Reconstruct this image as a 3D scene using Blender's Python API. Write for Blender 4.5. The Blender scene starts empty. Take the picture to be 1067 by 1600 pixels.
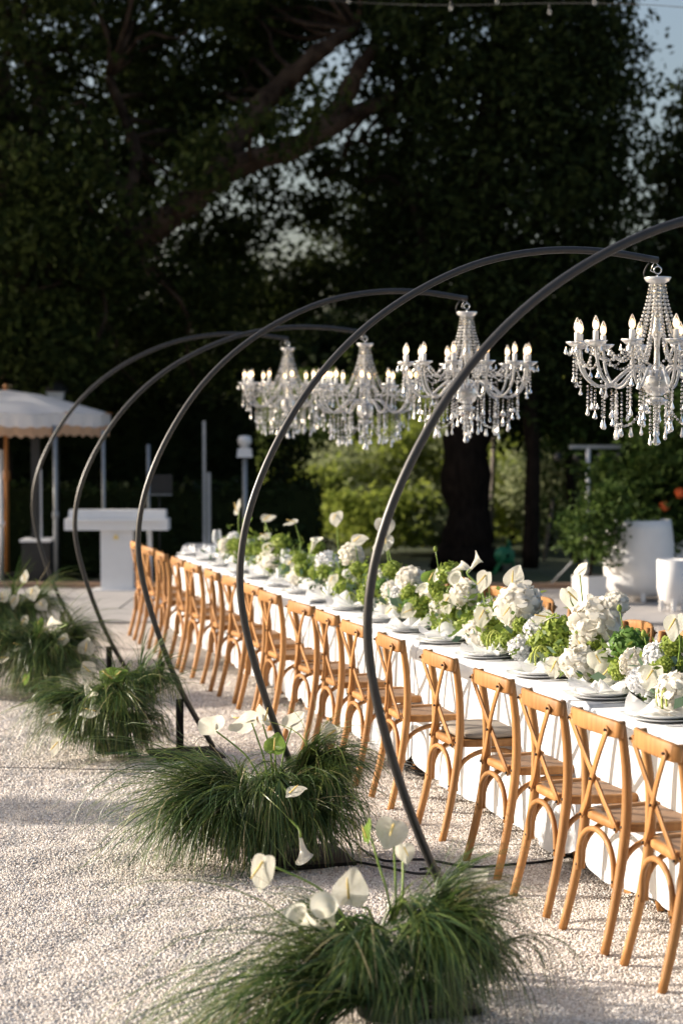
import bpy, math, random
import numpy as np
from mathutils import Vector, Matrix
R = math.radians
rng = np.random.default_rng(7)
random.seed(7)
sc = bpy.context.scene
col = sc.collection

# ------------------------------------------------------------------ camera
CAM_H = 2.0
FPX = 3000.0                      # focal length in photo pixels (photo 1067 x 1600)
PITCH = math.atan((653 - 800) / FPX)
YAW = math.atan((533.5 + 307) * math.cos(PITCH) / FPX)
cam_d = bpy.data.cameras.new('camera')
cam = bpy.data.objects.new('camera', cam_d)
col.objects.link(cam)
cam_d.sensor_fit = 'VERTICAL'
cam_d.sensor_height = 36.0
cam_d.lens = FPX / 1600 * 36.0
cam_d.clip_end = 2000
cam.location = (0, 0, CAM_H)
cam.rotation_euler = (R(90) + PITCH, 0, -YAW)
cam_d.dof.use_dof = True
cam_d.dof.focus_distance = 8.7
cam_d.dof.aperture_fstop = 2.3
sc.camera = cam

# ------------------------------------------------------------------ sky and sun
SUN_EL = R(20)
SUN_TO = Vector((-math.cos(R(25)) * math.cos(SUN_EL), math.sin(R(25)) * math.cos(SUN_EL), math.sin(SUN_EL)))
w = bpy.data.worlds.new('World')
sc.world = w
w.use_nodes = True
nt = w.node_tree
sky = nt.nodes.new('ShaderNodeTexSky')
sky.sky_type = 'NISHITA'
sky.sun_disc = False
sky.sun_elevation = SUN_EL
sky.sun_rotation = math.atan2(SUN_TO.x, SUN_TO.y)
sky.air_density = 1.0
sky.dust_density = 5.0
bg = nt.nodes['Background']
bg.inputs['Strength'].default_value = 0.095
nt.links.new(sky.outputs[0], bg.inputs[0])
sun_d = bpy.data.lights.new('sun', 'SUN')
sun_d.energy = 4.0
sun_d.angle = R(0.6)
sun_d.color = (1.0, 0.90, 0.78)
sun = bpy.data.objects.new('sun', sun_d)
col.objects.link(sun)
sun.rotation_euler = SUN_TO.to_track_quat('Z', 'Y').to_euler()
sc.view_settings.view_transform = 'Standard'
sc.view_settings.look = 'None'
sc.view_settings.gamma = 1.0
sc.view_settings.use_curve_mapping = False
sc.view_settings.exposure = 1.10
sc.render.engine = 'CYCLES'
sc.cycles.use_denoising = True
sc.cycles.max_bounces = 8
sc.cycles.transparent_max_bounces = 10
sc.cycles.caustics_reflective = False
sc.cycles.caustics_refractive = False
sc.cycles.sample_clamp_indirect = 4.0

# survey helpers: where a sight line of the photo meets the ground or a vertical plane
_D = np.array([math.sin(YAW) * math.cos(PITCH), math.cos(YAW) * math.cos(PITCH), math.sin(PITCH)])
_R = np.array([math.cos(YAW), -math.sin(YAW), 0.0])
_U = np.cross(_R, _D)
def _ray(x, y): return _D + _R * ((x - 533.5) / FPX) - _U * ((y - 800) / FPX)
def gp(x, y, z=0.0):
    r = _ray(x, y); t = (z - CAM_H) / r[2]
    return Vector((r[0] * t, r[1] * t, z))
def px_at(x, y, X):
    r = _ray(x, y); t = X / r[0]
    return Vector((X, r[1] * t, CAM_H + r[2] * t))
def pd(x, y, d):
    r = _ray(x, y) * d
    return Vector((r[0], r[1], CAM_H + r[2]))
FWD = Vector((_D[0], _D[1], 0)).normalized()
RGT = Vector((_R[0], _R[1], 0))
CAMZ = math.atan2(RGT.y, RGT.x)        # heading of the picture's horizontal

# ------------------------------------------------------------------ materials
def newmat(name):
    m = bpy.data.materials.new(name); m.use_nodes = True
    return m, m.node_tree, m.node_tree.nodes['Principled BSDF']
def setp(p, **k):
    names = dict(rough='Roughness', metal='Metallic', spec='Specular IOR Level', trans='Transmission Weight', ior='IOR', sub='Subsurface Weight', sheen='Sheen Weight')
    for a, b in k.items(): p.inputs[names[a]].default_value = b
def ramp(t, fac, stops):
    r = t.nodes.new('ShaderNodeValToRGB')
    e = r.color_ramp.elements
    while len(e) < len(stops): e.new(0.5)
    for i, (pos, c) in enumerate(stops):
        e[i].position = pos; e[i].color = (*c, 1)
    t.links.new(fac, r.inputs[0])
    return r.outputs[0]
def noise(t, scale, detail=3, rough=0.55, vec=None, coord='Object', stretch=None):
    n = t.nodes.new('ShaderNodeTexNoise')
    n.inputs['Scale'].default_value = scale
    n.inputs['Detail'].default_value = detail
    n.inputs['Roughness'].default_value = rough
    tc = t.nodes.new('ShaderNodeTexCoord')
    src = tc.outputs[coord]
    if stretch:
        mp = t.nodes.new('ShaderNodeMapping'); mp.inputs['Scale'].default_value = stretch
        t.links.new(src, mp.inputs[0]); src = mp.outputs[0]
    t.links.new(src, n.inputs['Vector'])
    return n.outputs['Fac']
def bump(t, p, h, strength=0.3, dist=0.01):
    b = t.nodes.new('ShaderNodeBump')
    b.inputs['Strength'].default_value = strength; b.inputs['Distance'].default_value = dist
    t.links.new(h, b.inputs['Height']); t.links.new(b.outputs[0], p.inputs['Normal'])
def simple(name, c1, c2=None, scale=8, rough=0.5, bmp=0.0, coord='Object', stretch=None, vary=0.0, **k):
    m, t, p = newmat(name)
    c2 = c2 or tuple(v * 0.8 for v in c1)
    n = noise(t, scale, 4, coord=coord, stretch=stretch)
    out = ramp(t, n, [(0.3, c2), (0.7, c1)])
    if vary:
        oi = t.nodes.new('ShaderNodeObjectInfo')
        hs = t.nodes.new('ShaderNodeHueSaturation')
        mr = t.nodes.new('ShaderNodeMapRange')
        mr.inputs['To Min'].default_value = 1 - vary; mr.inputs['To Max'].default_value = 1 + vary
        t.links.new(oi.outputs['Random'], mr.inputs[0]); t.links.new(mr.outputs[0], hs.inputs['Value'])
        t.links.new(out, hs.inputs['Color']); out = hs.outputs[0]
    t.links.new(out, p.inputs['Base Color'])
    setp(p, rough=rough, **k)
    if bmp: bump(t, p, n, bmp, 0.01)
    return m
def leafmat(name, ca, cb, transl=0.35, rough=0.5, tcol=None, spec=0.3):
    """thin leaves and petals: colour differs from piece to piece, some light passes through"""
    m, t, p = newmat(name)
    g = t.nodes.new('ShaderNodeNewGeometry')
    c = ramp(t, g.outputs['Random Per Island'], [(0.0, ca), (1.0, cb)])
    t.links.new(c, p.inputs['Base Color'])
    setp(p, rough=rough, spec=spec)
    tr = t.nodes.new('ShaderNodeBsdfTranslucent')
    if tcol: tr.inputs[0].default_value = (*tcol, 1)
    else: t.links.new(c, tr.inputs[0])
    mx = t.nodes.new('ShaderNodeMixShader'); mx.inputs[0].default_value = transl
    out = t.nodes['Material Output']
    t.links.new(p.outputs[0], mx.inputs[1]); t.links.new(tr.outputs[0], mx.inputs[2]); t.links.new(mx.outputs[0], out.inputs[0])
    return m
def thin(name, color, alpha, rough=0.05, gloss=0.5):
    """thin clear glass: mostly see-through with a glossy film"""
    m, t, p = newmat(name)
    p.inputs['Base Color'].default_value = (*color, 1); setp(p, rough=rough, spec=gloss)
    tr = t.nodes.new('ShaderNodeBsdfTransparent')
    lw = t.nodes.new('ShaderNodeLayerWeight'); lw.inputs[0].default_value = 0.35
    mr = t.nodes.new('ShaderNodeMapRange'); mr.inputs['To Min'].default_value = alpha; mr.inputs['To Max'].default_value = 0.85
    t.links.new(lw.outputs['Facing'], mr.inputs[0])
    mx = t.nodes.new('ShaderNodeMixShader')
    t.links.new(mr.outputs[0], mx.inputs[0]); t.links.new(tr.outputs[0], mx.inputs[1]); t.links.new(p.outputs[0], mx.inputs[2])
    t.links.new(mx.outputs[0], t.nodes['Material Output'].inputs[0])
    return m

M = {}
# gravel ground
m, t, p = newmat('gravel_bed')
n1 = noise(t, 0.9, 4); n2 = noise(t, 90, 3)
v = t.nodes.new('ShaderNodeTexVoronoi'); v.inputs['Scale'].default_value = 75
tc = t.nodes.new('ShaderNodeTexCoord'); t.links.new(tc.outputs['Object'], v.inputs['Vector'])
ca = ramp(t, v.outputs['Color'], [(0.0, (0.37, 0.32, 0.28)), (0.5, (0.57, 0.52, 0.475)), (1.0, (0.73, 0.685, 0.645))])
cb = ramp(t, n1, [(0.35, (0.80, 0.78, 0.76)), (0.65, (1, 1, 1))])
mu = t.nodes.new('ShaderNodeMixRGB'); mu.blend_type = 'MULTIPLY'; mu.inputs[0].default_value = 1
t.links.new(ca, mu.inputs[1]); t.links.new(cb, mu.inputs[2]); t.links.new(mu.outputs[0], p.inputs['Base Color'])
setp(p, rough=0.9)
ad = t.nodes.new('ShaderNodeMath'); ad.operation = 'ADD'
t.links.new(v.outputs['Distance'], ad.inputs[0]); t.links.new(n2, ad.inputs[1])
bump(t, p, ad.outputs[0], 0.8, 0.015)
M['gravel'] = m
m, t, p = newmat('gravel_stone')
oi = t.nodes.new('ShaderNodeObjectInfo')
c = ramp(t, oi.outputs['Random'], [(0.0, (0.37, 0.315, 0.265)), (0.2, (0.60, 0.54, 0.485)), (0.7, (0.72, 0.665, 0.615)), (1.0, (0.83, 0.795, 0.76))])
t.links.new(c, p.inputs['Base Color']); setp(p, rough=0.85)
M['stone'] = m
M['concrete'] = simple('concrete', (0.42, 0.39, 0.37), (0.34, 0.32, 0.31), 3, 0.85, 0.2)
M['brickedge'] = simple('terracotta_edge', (0.40, 0.26, 0.17), (0.30, 0.19, 0.13), 6, 0.85)
M['lawn'] = simple('lawn', (0.045, 0.065, 0.02), (0.03, 0.04, 0.015), 4, 0.9, 0.3)
M['wood'] = None
m, t, p = newmat('honey_wood')
n = noise(t, 5, 5, 0.6, stretch=(6, 6, 0.7)); n3 = noise(t, 2.2, 2)
c = ramp(t, n, [(0.22, (0.215, 0.098, 0.030)), (0.5, (0.35, 0.168, 0.056)), (0.78, (0.45, 0.230, 0.084))])
oi = t.nodes.new('ShaderNodeObjectInfo'); hs = t.nodes.new('ShaderNodeHueSaturation')
mr = t.nodes.new('ShaderNodeMapRange'); mr.inputs['To Min'].default_value = 0.80; mr.inputs['To Max'].default_value = 1.10
t.links.new(oi.outputs['Random'], mr.inputs[0]); t.links.new(mr.outputs[0], hs.inputs['Value']); t.links.new(c, hs.inputs['Color'])
t.links.new(hs.outputs[0], p.inputs['Base Color']); setp(p, rough=0.52, spec=0.3)
bump(t, p, n, 0.12, 0.004)
M['wood'] = m
m, t, p = newmat('woven_cane')
wv = t.nodes.new('ShaderNodeTexWave'); wv.inputs['Scale'].default_value = 30; wv.wave_type = 'BANDS'; wv.bands_direction = 'X'
wv2 = t.nodes.new('ShaderNodeTexWave'); wv2.inputs['Scale'].default_value = 30; wv2.bands_direction = 'Y'
tc = t.nodes.new('ShaderNodeTexCoord'); t.links.new(tc.outputs['Object'], wv.inputs[0]); t.links.new(tc.outputs['Object'], wv2.inputs[0])
mm = t.nodes.new('ShaderNodeMath'); mm.operation = 'MULTIPLY'; t.links.new(wv.outputs['Fac'], mm.inputs[0]); t.links.new(wv2.outputs['Fac'], mm.inputs[1])
c = ramp(t, mm.outputs[0], [(0.0, (0.20, 0.11, 0.055)), (0.8, (0.42, 0.27, 0.16))])
t.links.new(c, p.inputs['Base Color']); setp(p, rough=0.7); bump(t, p, mm.outputs[0], 0.4, 0.003)
M['cane'] = m
M['screw'] = simple('dark_screw', (0.05, 0.04, 0.035), rough=0.4, metal=0.8)
M['cushion'] = simple('taupe_linen', (0.30, 0.26, 0.215), (0.24, 0.205, 0.17), 220, 0.95, 0.4)
# white linen: soft creases
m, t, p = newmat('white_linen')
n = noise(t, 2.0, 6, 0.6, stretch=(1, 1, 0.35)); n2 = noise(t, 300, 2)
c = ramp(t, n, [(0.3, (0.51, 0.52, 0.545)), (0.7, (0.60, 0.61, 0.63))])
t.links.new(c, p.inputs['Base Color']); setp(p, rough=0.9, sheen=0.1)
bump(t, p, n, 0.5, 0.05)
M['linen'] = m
m, t, p = newmat('organza')
n = noise(t, 45, 4)
c = ramp(t, n, [(0.3, (0.80, 0.80, 0.80)), (0.7, (0.88, 0.88, 0.88))])
t.links.new(c, p.inputs['Base Color']); setp(p, rough=0.7)
tr = t.nodes.new('ShaderNodeBsdfTranslucent'); tr.inputs[0].default_value = (0.9, 0.9, 0.9, 1)
tp = t.nodes.new('ShaderNodeBsdfTransparent')
mx = t.nodes.new('ShaderNodeMixShader'); mx.inputs[0].default_value = 0.45
t.links.new(p.outputs[0], mx.inputs[1]); t.links.new(tr.outputs[0], mx.inputs[2])
mx2 = t.nodes.new('ShaderNodeMixShader'); mx2.inputs[0].default_value = 0.12
t.links.new(mx.outputs[0], mx2.inputs[1]); t.links.new(tp.outputs[0], mx2.inputs[2]); t.links.new(mx2.outputs[0], t.nodes['Material Output'].inputs[0])
M['organza'] = m
M['porcelain'] = simple('white_porcelain', (0.80, 0.80, 0.80), (0.77, 0.77, 0.78), 20, 0.12, spec=0.6)
M['silverplate'] = simple('grey_glazed_plate', (0.62, 0.63, 0.645), (0.56, 0.57, 0.585), 15, 0.22, spec=0.6)
M['silver'] = simple('polished_cutlery', (0.7, 0.7, 0.7), (0.62, 0.62, 0.62), 20, 0.18, metal=1.0)
M['glass'] = thin('clear_glass', (0.9, 0.93, 0.95), 0.16, 0.03, 0.9)
M['dimbulb'] = thin('unlit_bulb_glass', (0.6, 0.6, 0.6), 0.04)
M['bulbglass'] = thin('bulb_glass', (0.9, 0.9, 0.9), 0.16)
M['steel_dark'] = simple('dark_painted_steel', (0.024, 0.023, 0.023), (0.016, 0.015, 0.015), 30, 0.38, spec=0.5)
M['steel_plate'] = simple('black_steel_plate', (0.008, 0.008, 0.009), (0.013, 0.012, 0.011), 6, 0.75, spec=0.15)
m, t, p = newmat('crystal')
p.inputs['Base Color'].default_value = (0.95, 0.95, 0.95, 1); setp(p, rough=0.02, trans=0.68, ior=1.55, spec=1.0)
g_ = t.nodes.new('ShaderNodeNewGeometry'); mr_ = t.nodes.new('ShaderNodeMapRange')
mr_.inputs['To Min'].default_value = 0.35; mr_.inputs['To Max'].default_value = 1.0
t.links.new(g_.outputs['Random Per Island'], mr_.inputs[0]); t.links.new(mr_.outputs[0], p.inputs['Transmission Weight'])  # sun glints put into the beads as random whiteness
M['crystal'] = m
m, t, p = newmat('milky_glass')
n = noise(t, 60, 3)
c = ramp(t, n, [(0.3, (0.82, 0.82, 0.82)), (0.7, (0.95, 0.95, 0.95))])
t.links.new(c, p.inputs['Base Color']); setp(p, rough=0.05, trans=0.66, ior=1.45, spec=1.0)
M['milky'] = m
M['candle'] = simple('white_candle_sleeve', (0.82, 0.81, 0.79), (0.8, 0.79, 0.77), 20, 0.5)
def emit(name, color, s):
    m = bpy.data.materials.new(name); m.use_nodes = True
    t = m.node_tree; t.nodes.remove(t.nodes['Principled BSDF'])
    e = t.nodes.new('ShaderNodeEmission'); e.inputs[0].default_value = (*color, 1); e.inputs[1].default_value = s
    t.links.new(e.outputs[0], t.nodes['Material Output'].inputs[0]); return m
M['glow'] = emit('warm_filament', (1.0, 0.60, 0.24), 5.5)
M['blue_led'] = emit('blue_led', (0.25, 0.3, 1.0), 2.0)
M['white_led'] = emit('white_led', (0.8, 0.85, 1.0), 0.6)
M['chrome'] = simple('chrome_hook', (0.7, 0.7, 0.7), rough=0.2, metal=1.0)
M['white_paint'] = simple('white_paint', (0.74, 0.74, 0.75), (0.70, 0.70, 0.71), 8, 0.45)
M['white_pot'] = simple('white_fibre_pot', (0.76, 0.75, 0.74), (0.70, 0.69, 0.68), 5, 0.55, 0.05)
M['grey_metal'] = simple('grey_metal', (0.32, 0.34, 0.36), (0.26, 0.28, 0.30), 20, 0.45, metal=0.3)
M['black'] = simple('black_speaker', (0.012, 0.012, 0.012), (0.02, 0.02, 0.02), 50, 0.6)
M['rubber'] = simple('black_rubber', (0.010, 0.010, 0.010), rough=0.6)
M['orange_wood'] = simple('parasol_pole_wood', (0.42, 0.18, 0.05), (0.34, 0.13, 0.035), 6, 0.45, stretch=(5, 5, 0.5))
M['canvas'] = leafmat('parasol_canvas', (0.76, 0.74, 0.73), (0.80, 0.78, 0.77), 0.20, 0.9, tcol=(0.8, 0.66, 0.54))
M['fringe'] = leafmat('peach_glow_fringe', (0.72, 0.47, 0.31), (0.76, 0.51, 0.34), 0.5, 0.9)  # peach glow of sun through the inner valance, put into the fringe colour
M['trim'] = simple('dark_trim', (0.05, 0.045, 0.04), rough=0.8)
M['bark'] = simple('brown_bark', (0.024, 0.017, 0.013), (0.008, 0.006, 0.005), 7, 0.95, 0.9, stretch=(3, 3, 0.7), spec=0.05)
M['oakbark'] = simple('oak_bark', (0.075, 0.052, 0.037), (0.012, 0.008, 0.006), 5, 0.95, 1.0, spec=0.05)
M['palewood'] = simple('weathered_post', (0.22, 0.19, 0.16), (0.15, 0.13, 0.11), 9, 0.9, 0.3, stretch=(4, 4, 0.5))
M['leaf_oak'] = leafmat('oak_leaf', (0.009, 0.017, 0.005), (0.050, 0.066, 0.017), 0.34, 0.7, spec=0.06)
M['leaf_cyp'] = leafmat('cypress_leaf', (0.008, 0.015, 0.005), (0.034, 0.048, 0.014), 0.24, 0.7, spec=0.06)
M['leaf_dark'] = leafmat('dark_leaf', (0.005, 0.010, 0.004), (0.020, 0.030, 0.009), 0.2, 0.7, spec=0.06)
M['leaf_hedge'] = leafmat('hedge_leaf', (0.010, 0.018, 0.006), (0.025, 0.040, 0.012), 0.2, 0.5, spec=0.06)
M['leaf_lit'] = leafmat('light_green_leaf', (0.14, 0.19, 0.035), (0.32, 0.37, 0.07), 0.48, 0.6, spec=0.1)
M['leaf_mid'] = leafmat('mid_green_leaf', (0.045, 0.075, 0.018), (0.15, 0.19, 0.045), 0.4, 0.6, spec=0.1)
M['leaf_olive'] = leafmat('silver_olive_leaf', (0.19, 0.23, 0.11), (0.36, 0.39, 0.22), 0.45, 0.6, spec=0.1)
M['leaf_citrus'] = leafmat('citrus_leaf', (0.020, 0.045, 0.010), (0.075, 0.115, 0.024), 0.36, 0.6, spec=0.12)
M['orange_petal'] = simple('orange_petal', (0.75, 0.14, 0.03), rough=0.6)
M['grass'] = leafmat('mondo_grass', (0.026, 0.060, 0.018), (0.20, 0.25, 0.065), 0.34, 0.36, spec=0.5)
for nd in M['grass'].node_tree.nodes:
    if nd.type == 'VALTORGB':
        e_ = nd.color_ramp.elements; e_[1].position = 0.93; q_ = e_.new(0.965); q_.color = (0.36, 0.31, 0.17, 1); q_ = e_.new(0.55); q_.color = (0.075, 0.130, 0.034, 1)
M['petal_white'] = leafmat('white_petal', (0.76, 0.73, 0.65), (0.84, 0.82, 0.77), 0.42, 0.7, spec=0.15)
M['petal_blue'] = leafmat('bluish_white_petal', (0.69, 0.70, 0.71), (0.80, 0.80, 0.81), 0.3, 0.6)
M['petal_green'] = leafmat('lime_floret', (0.17, 0.25, 0.035), (0.36, 0.43, 0.09), 0.35, 0.6)
M['petal_dgreen'] = leafmat('green_floret', (0.07, 0.16, 0.03), (0.16, 0.28, 0.06), 0.35, 0.6)
M['leaf_arr'] = leafmat('bouquet_leaf', (0.05, 0.105, 0.020), (0.25, 0.32, 0.055), 0.4, 0.45)
M['leaf_euc'] = leafmat('blue_green_leaf', (0.06, 0.11, 0.07), (0.13, 0.20, 0.13), 0.25, 0.5)
M['stem'] = simple('green_stem', (0.22, 0.32, 0.06), (0.16, 0.25, 0.05), 10, 0.45)
M['spadix'] = simple('yellow_spadix', (0.75, 0.48, 0.10), (0.70, 0.58, 0.25), 40, 0.6)
M['amaranth'] = simple('lime_amaranth', (0.42, 0.46, 0.10), (0.30, 0.36, 0.07), 80, 0.8, 0.4)
M['pot_dark'] = simple('dark_pot', (0.022, 0.02, 0.018), rough=0.7)
M['foam'] = simple('green_foam_tray', (0.03, 0.05, 0.02), rough=0.9)
M['green_plastic'] = simple('green_plastic', (0.015, 0.20, 0.09), (0.012, 0.15, 0.07), 6, 0.5)
def spathe_mat(name, ca, cb, vein):
    m, t, p = newmat(name)
    n = noise(t, 14, 3)
    c = ramp(t, n, [(0.3, ca), (0.7, cb)])
    t.links.new(c, p.inputs['Base Color']); setp(p, rough=0.22, spec=0.55)
    w_ = t.nodes.new('ShaderNodeTexWave'); w_.wave_type = 'RINGS'; w_.rings_direction = 'Z'; w_.inputs['Scale'].default_value = 22; w_.inputs['Distortion'].default_value = 1.5
    tc = t.nodes.new('ShaderNodeTexCoord'); t.links.new(tc.outputs['Object'], w_.inputs[0])
    bump(t, p, w_.outputs['Fac'], 0.55, 0.006)
    tr = t.nodes.new('ShaderNodeBsdfTranslucent'); t.links.new(c, tr.inputs[0])
    mx = t.nodes.new('ShaderNodeMixShader'); mx.inputs[0].default_value = 0.5
    t.links.new(p.outputs[0], mx.inputs[1]); t.links.new(tr.outputs[0], mx.inputs[2]); t.links.new(mx.outputs[0], t.nodes['Material Output'].inputs[0])
    return m
M['spathe'] = spathe_mat('ivory_spathe', (0.74, 0.72, 0.60), (0.82, 0.81, 0.74), 0)
M['spathe_green'] = spathe_mat('green_spathe', (0.20, 0.36, 0.06), (0.32, 0.46, 0.10), 0)

# ------------------------------------------------------------------ mesh helpers
class MB:
    def __init__(s): s.v = []; s.f = []; s.n = 0
    def add(s, V, F):
        V = np.asarray(V, float).reshape(-1, 3)
        s.v.append(V); s.f += [tuple(i + s.n for i in f) for f in F]; s.n += len(V)
        return s
    def box(s, c, size, rz=0, top=None):
        x, y, z = [a / 2 for a in size]
        k = top or (1, 1)
        P = np.array([(-x, -y, -z), (x, -y, -z), (x, y, -z), (-x, y, -z), (-x * k[0], -y * k[1], z), (x * k[0], -y * k[1], z), (x * k[0], y * k[1], z), (-x * k[0], y * k[1], z)])
        cs, sn = math.cos(rz), math.sin(rz)
        P = np.stack([P[:, 0] * cs - P[:, 1] * sn, P[:, 0] * sn + P[:, 1] * cs, P[:, 2]], 1) + np.array(c)
        return s.add(P, [(0, 3, 2, 1), (4, 5, 6, 7), (0, 1, 5, 4), (1, 2, 6, 5), (2, 3, 7, 6), (3, 0, 4, 7)])
    def sweep(s, path, section, up=(0, 0, 1), scale=None, caps=True):
        P = np.asarray(path, float); n = len(P); k = len(section)
        T = np.gradient(P, axis=0); T /= np.linalg.norm(T, axis=1)[:, None] + 1e-12
        up = np.asarray(up, float)
        V = []; prevA = None
        for i in range(n):
            a = np.cross(up, T[i]) if prevA is None else prevA - T[i] * (prevA @ T[i])
            if np.linalg.norm(a) < 1e-4: a = np.cross(np.array([1, 0.3, 0.1]), T[i])
            a /= np.linalg.norm(a); prevA = a
            b = np.cross(T[i], a)
            sc_ = 1 if scale is None else scale[i]
            for (q, r) in section: V.append(P[i] + a * q * sc_ + b * r * sc_)
        F = []
        for i in range(n - 1):
            for j in range(k):
                F.append((i * k + j, i * k + (j + 1) % k, (i + 1) * k + (j + 1) % k, (i + 1) * k + j))
        if caps: F.append(tuple(range(k))[::-1]); F.append(tuple((n - 1) * k + j for j in range(k)))
        return s.add(V, F)
    def tube(s, path, r, k=8, up=(0, 0, 1), caps=True):
        rr = [r] * len(path) if np.isscalar(r) else r
        return s.sweep(path, [(math.cos(2 * math.pi * j / k), math.sin(2 * math.pi * j / k)) for j in range(k)], up, rr, caps)
    def bar(s, path, wd, th, up=(0, 0, 1), rnd=0.3):
        a, b = wd / 2, th / 2; c = min(a, b) * rnd
        return s.sweep(path, [(-a + c, -b), (a - c, -b), (a, -b + c), (a, b - c), (a - c, b), (-a + c, b), (-a, b - c), (-a, -b + c)], up)
    def lathe(s, prof, k=16, c=(0, 0, 0)):
        V = []; F = []; n = len(prof)
        for (r, z) in prof:
            for j in range(k):
                a = 2 * math.pi * j / k
                V.append((c[0] + r * math.cos(a), c[1] + r * math.sin(a), c[2] + z))
        for i in range(n - 1):
            for j in range(k):
                F.append((i * k + j, i * k + (j + 1) % k, (i + 1) * k + (j + 1) % k, (i + 1) * k + j))
        return s.add(V, F)
    def octa(s, c, r, h=None):
        h = h or r; x, y, z = c
        return s.add([(x + r, y, z), (x, y + r, z), (x - r, y, z), (x, y - r, z), (x, y, z + h), (x, y, z - h)],
                     [(0, 1, 4), (1, 2, 4), (2, 3, 4), (3, 0, 4), (1, 0, 5), (2, 1, 5), (3, 2, 5), (0, 3, 5)])
    def bead(s, c, r, k=6):
        return s.lathe([(0.0, -r), (r * 0.87, -r * 0.5), (r * 0.87, r * 0.5), (0.0, r)], k, c)
    def drop(s, c, r, h, k=6):       # pendalogue hanging below c
        return s.lathe([(0.001, 0), (r * 0.35, -h * 0.3), (r, -h * 0.78), (r * 0.6, -h * 0.93), (0.001, -h)], k, c)
    def mesh(s, name, smooth=True):
        me = bpy.data.meshes.new(name)
        me.from_pydata(np.concatenate(s.v).tolist() if s.v else [], [], s.f)
        if smooth: me.polygons.foreach_set('use_smooth', [True] * len(me.polygons))
        me.update(); return me
    def build(s, name, mat, parent=None, smooth=True, loc=None):
        return link(name, s.mesh(name, smooth), mat, parent, loc)
def link(name, me, mat, parent=None, loc=None):
    if mat is not None and not me.materials: me.materials.append(M[mat] if isinstance(mat, str) else mat)
    o = bpy.data.objects.new(name, me); col.objects.link(o)
    if parent is not None: o.parent = parent
    if loc is not None: o.location = loc
    return o
def np_mesh(name, V, Q):
    """many quads at once"""
    me = bpy.data.meshes.new(name)
    V = np.ascontiguousarray(V, np.float32); Q = np.ascontiguousarray(Q, np.int32)
    k = Q.shape[1]
    me.vertices.add(len(V)); me.vertices.foreach_set('co', V.ravel())
    me.loops.add(Q.size); me.loops.foreach_set('vertex_index', Q.ravel())
    me.polygons.add(len(Q)); me.polygons.foreach_set('loop_start', np.arange(0, Q.size, k, dtype=np.int32))
    me.update(calc_edges=True); me.validate(); return me
def empty(name, loc=(0, 0, 0), rz=0):
    o = bpy.data.objects.new(name, None); col.objects.link(o)
    o.location = loc; o.rotation_euler = (0, 0, rz); o.empty_display_size = 0.1
    return o
def tag(o, label, cat, group=None, kind=None):
    if label: o['label'] = label
    if cat: o['category'] = cat
    if group: o['group'] = group
    if kind: o['kind'] = kind
    return o
def struct(o): o['kind'] = 'structure'; return o
def stuff(o): o['kind'] = 'stuff'; return o
def copy_tree(o, parent=None):
    c = o.copy(); col.objects.link(c); c.parent = parent
    for ch in list(o.children): copy_tree(ch, c)
    return c
def place(o, me_src): pass
def smooth_path(pts, n):
    """Catmull-Rom through pts"""
    P = np.asarray(pts, float); P = np.vstack([2 * P[0] - P[1], P, 2 * P[-1] - P[-2]])
    m = len(P) - 3; out = []
    for u in np.linspace(0, m - 1e-6, n):
        i = int(u); f = u - i
        a, b, c, d = P[i:i + 4]
        out.append(0.5 * (2 * b + (c - a) * f + (2 * a - 5 * b + 4 * c - d) * f * f + (3 * b - a - 3 * c + d) * f ** 3))
    return np.array(out)
ORD = ['nearest', 'second', 'third', 'fourth', 'fifth', 'sixth', 'seventh', 'eighth', 'ninth', 'tenth', 'eleventh', 'twelfth', 'thirteenth', 'fourteenth', 'fifteenth', 'sixteenth', 'seventeenth', 'eighteenth', 'nineteenth', 'twentieth']

# ------------------------------------------------------------------ ground
b = MB(); S = 600
b.add([(-S, -S, -0.06), (S, -S, -0.06), (S, S, -0.06), (-S, S, -0.06)], [(0, 1, 2, 3)])
struct(b.build('lawn', 'lawn'))
def quad_ground(name, corners, z, mat):
    b = MB(); b.add([(p[0], p[1], z) for p in corners], [(0, 1, 2, 3)]); return b.build(name, mat)
e0 = gp(0, 974); e1 = gp(1067, 976)
dirE = (e1 - e0).normalized(); nE = Vector((-dirE.y, dirE.x, 0))
T0 = e0 - dirE * 40; T1 = e1 + dirE * 40
# gravel yard with a gently uneven surface
_w = np.random.default_rng(3)
_wv = [(2 * math.pi / l * math.cos(a), 2 * math.pi / l * math.sin(a), ph, amp) for l, amp in ((1.7, .006), (1.1, .005), (.62, .0045), (.47, .004), (.33, .0035), (.26, .003), (.21, .0028), (.17, .0022), (.31, .003), (.23, .0026)) for a, ph in [(_w.uniform(0, 3.14), _w.uniform(0, 6.28)), (_w.uniform(0, 3.14), _w.uniform(0, 6.28))]]
def relief(x, y):
    z = 0
    for (kx, ky, ph, amp) in _wv: z = z + amp * np.sin(kx * x + ky * y + ph)
    return z * 0.5
nx, ny = 260, 400
gx = np.linspace(-2.5, 9.5, nx); gy = np.linspace(2.5, 21, ny)
X_, Y_ = np.meshgrid(gx, gy)
Z_ = relief(X_, Y_)
V = np.stack([X_.ravel(), Y_.ravel(), Z_.ravel()], 1)
idx = np.arange(nx * ny).reshape(ny, nx)
Q = np.stack([idx[:-1, :-1].ravel(), idx[:-1, 1:].ravel(), idx[1:, 1:].ravel(), idx[1:, :-1].ravel()], 1)
cen = V[Q].mean(1)
side = (cen[:, 0] - e0.x) * nE.x + (cen[:, 1] - e0.y) * nE.y
gme = np_mesh('gravel_ground', V, Q[side < 0.12])
ground = struct(link('gravel_ground', gme, 'gravel'))
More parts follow.
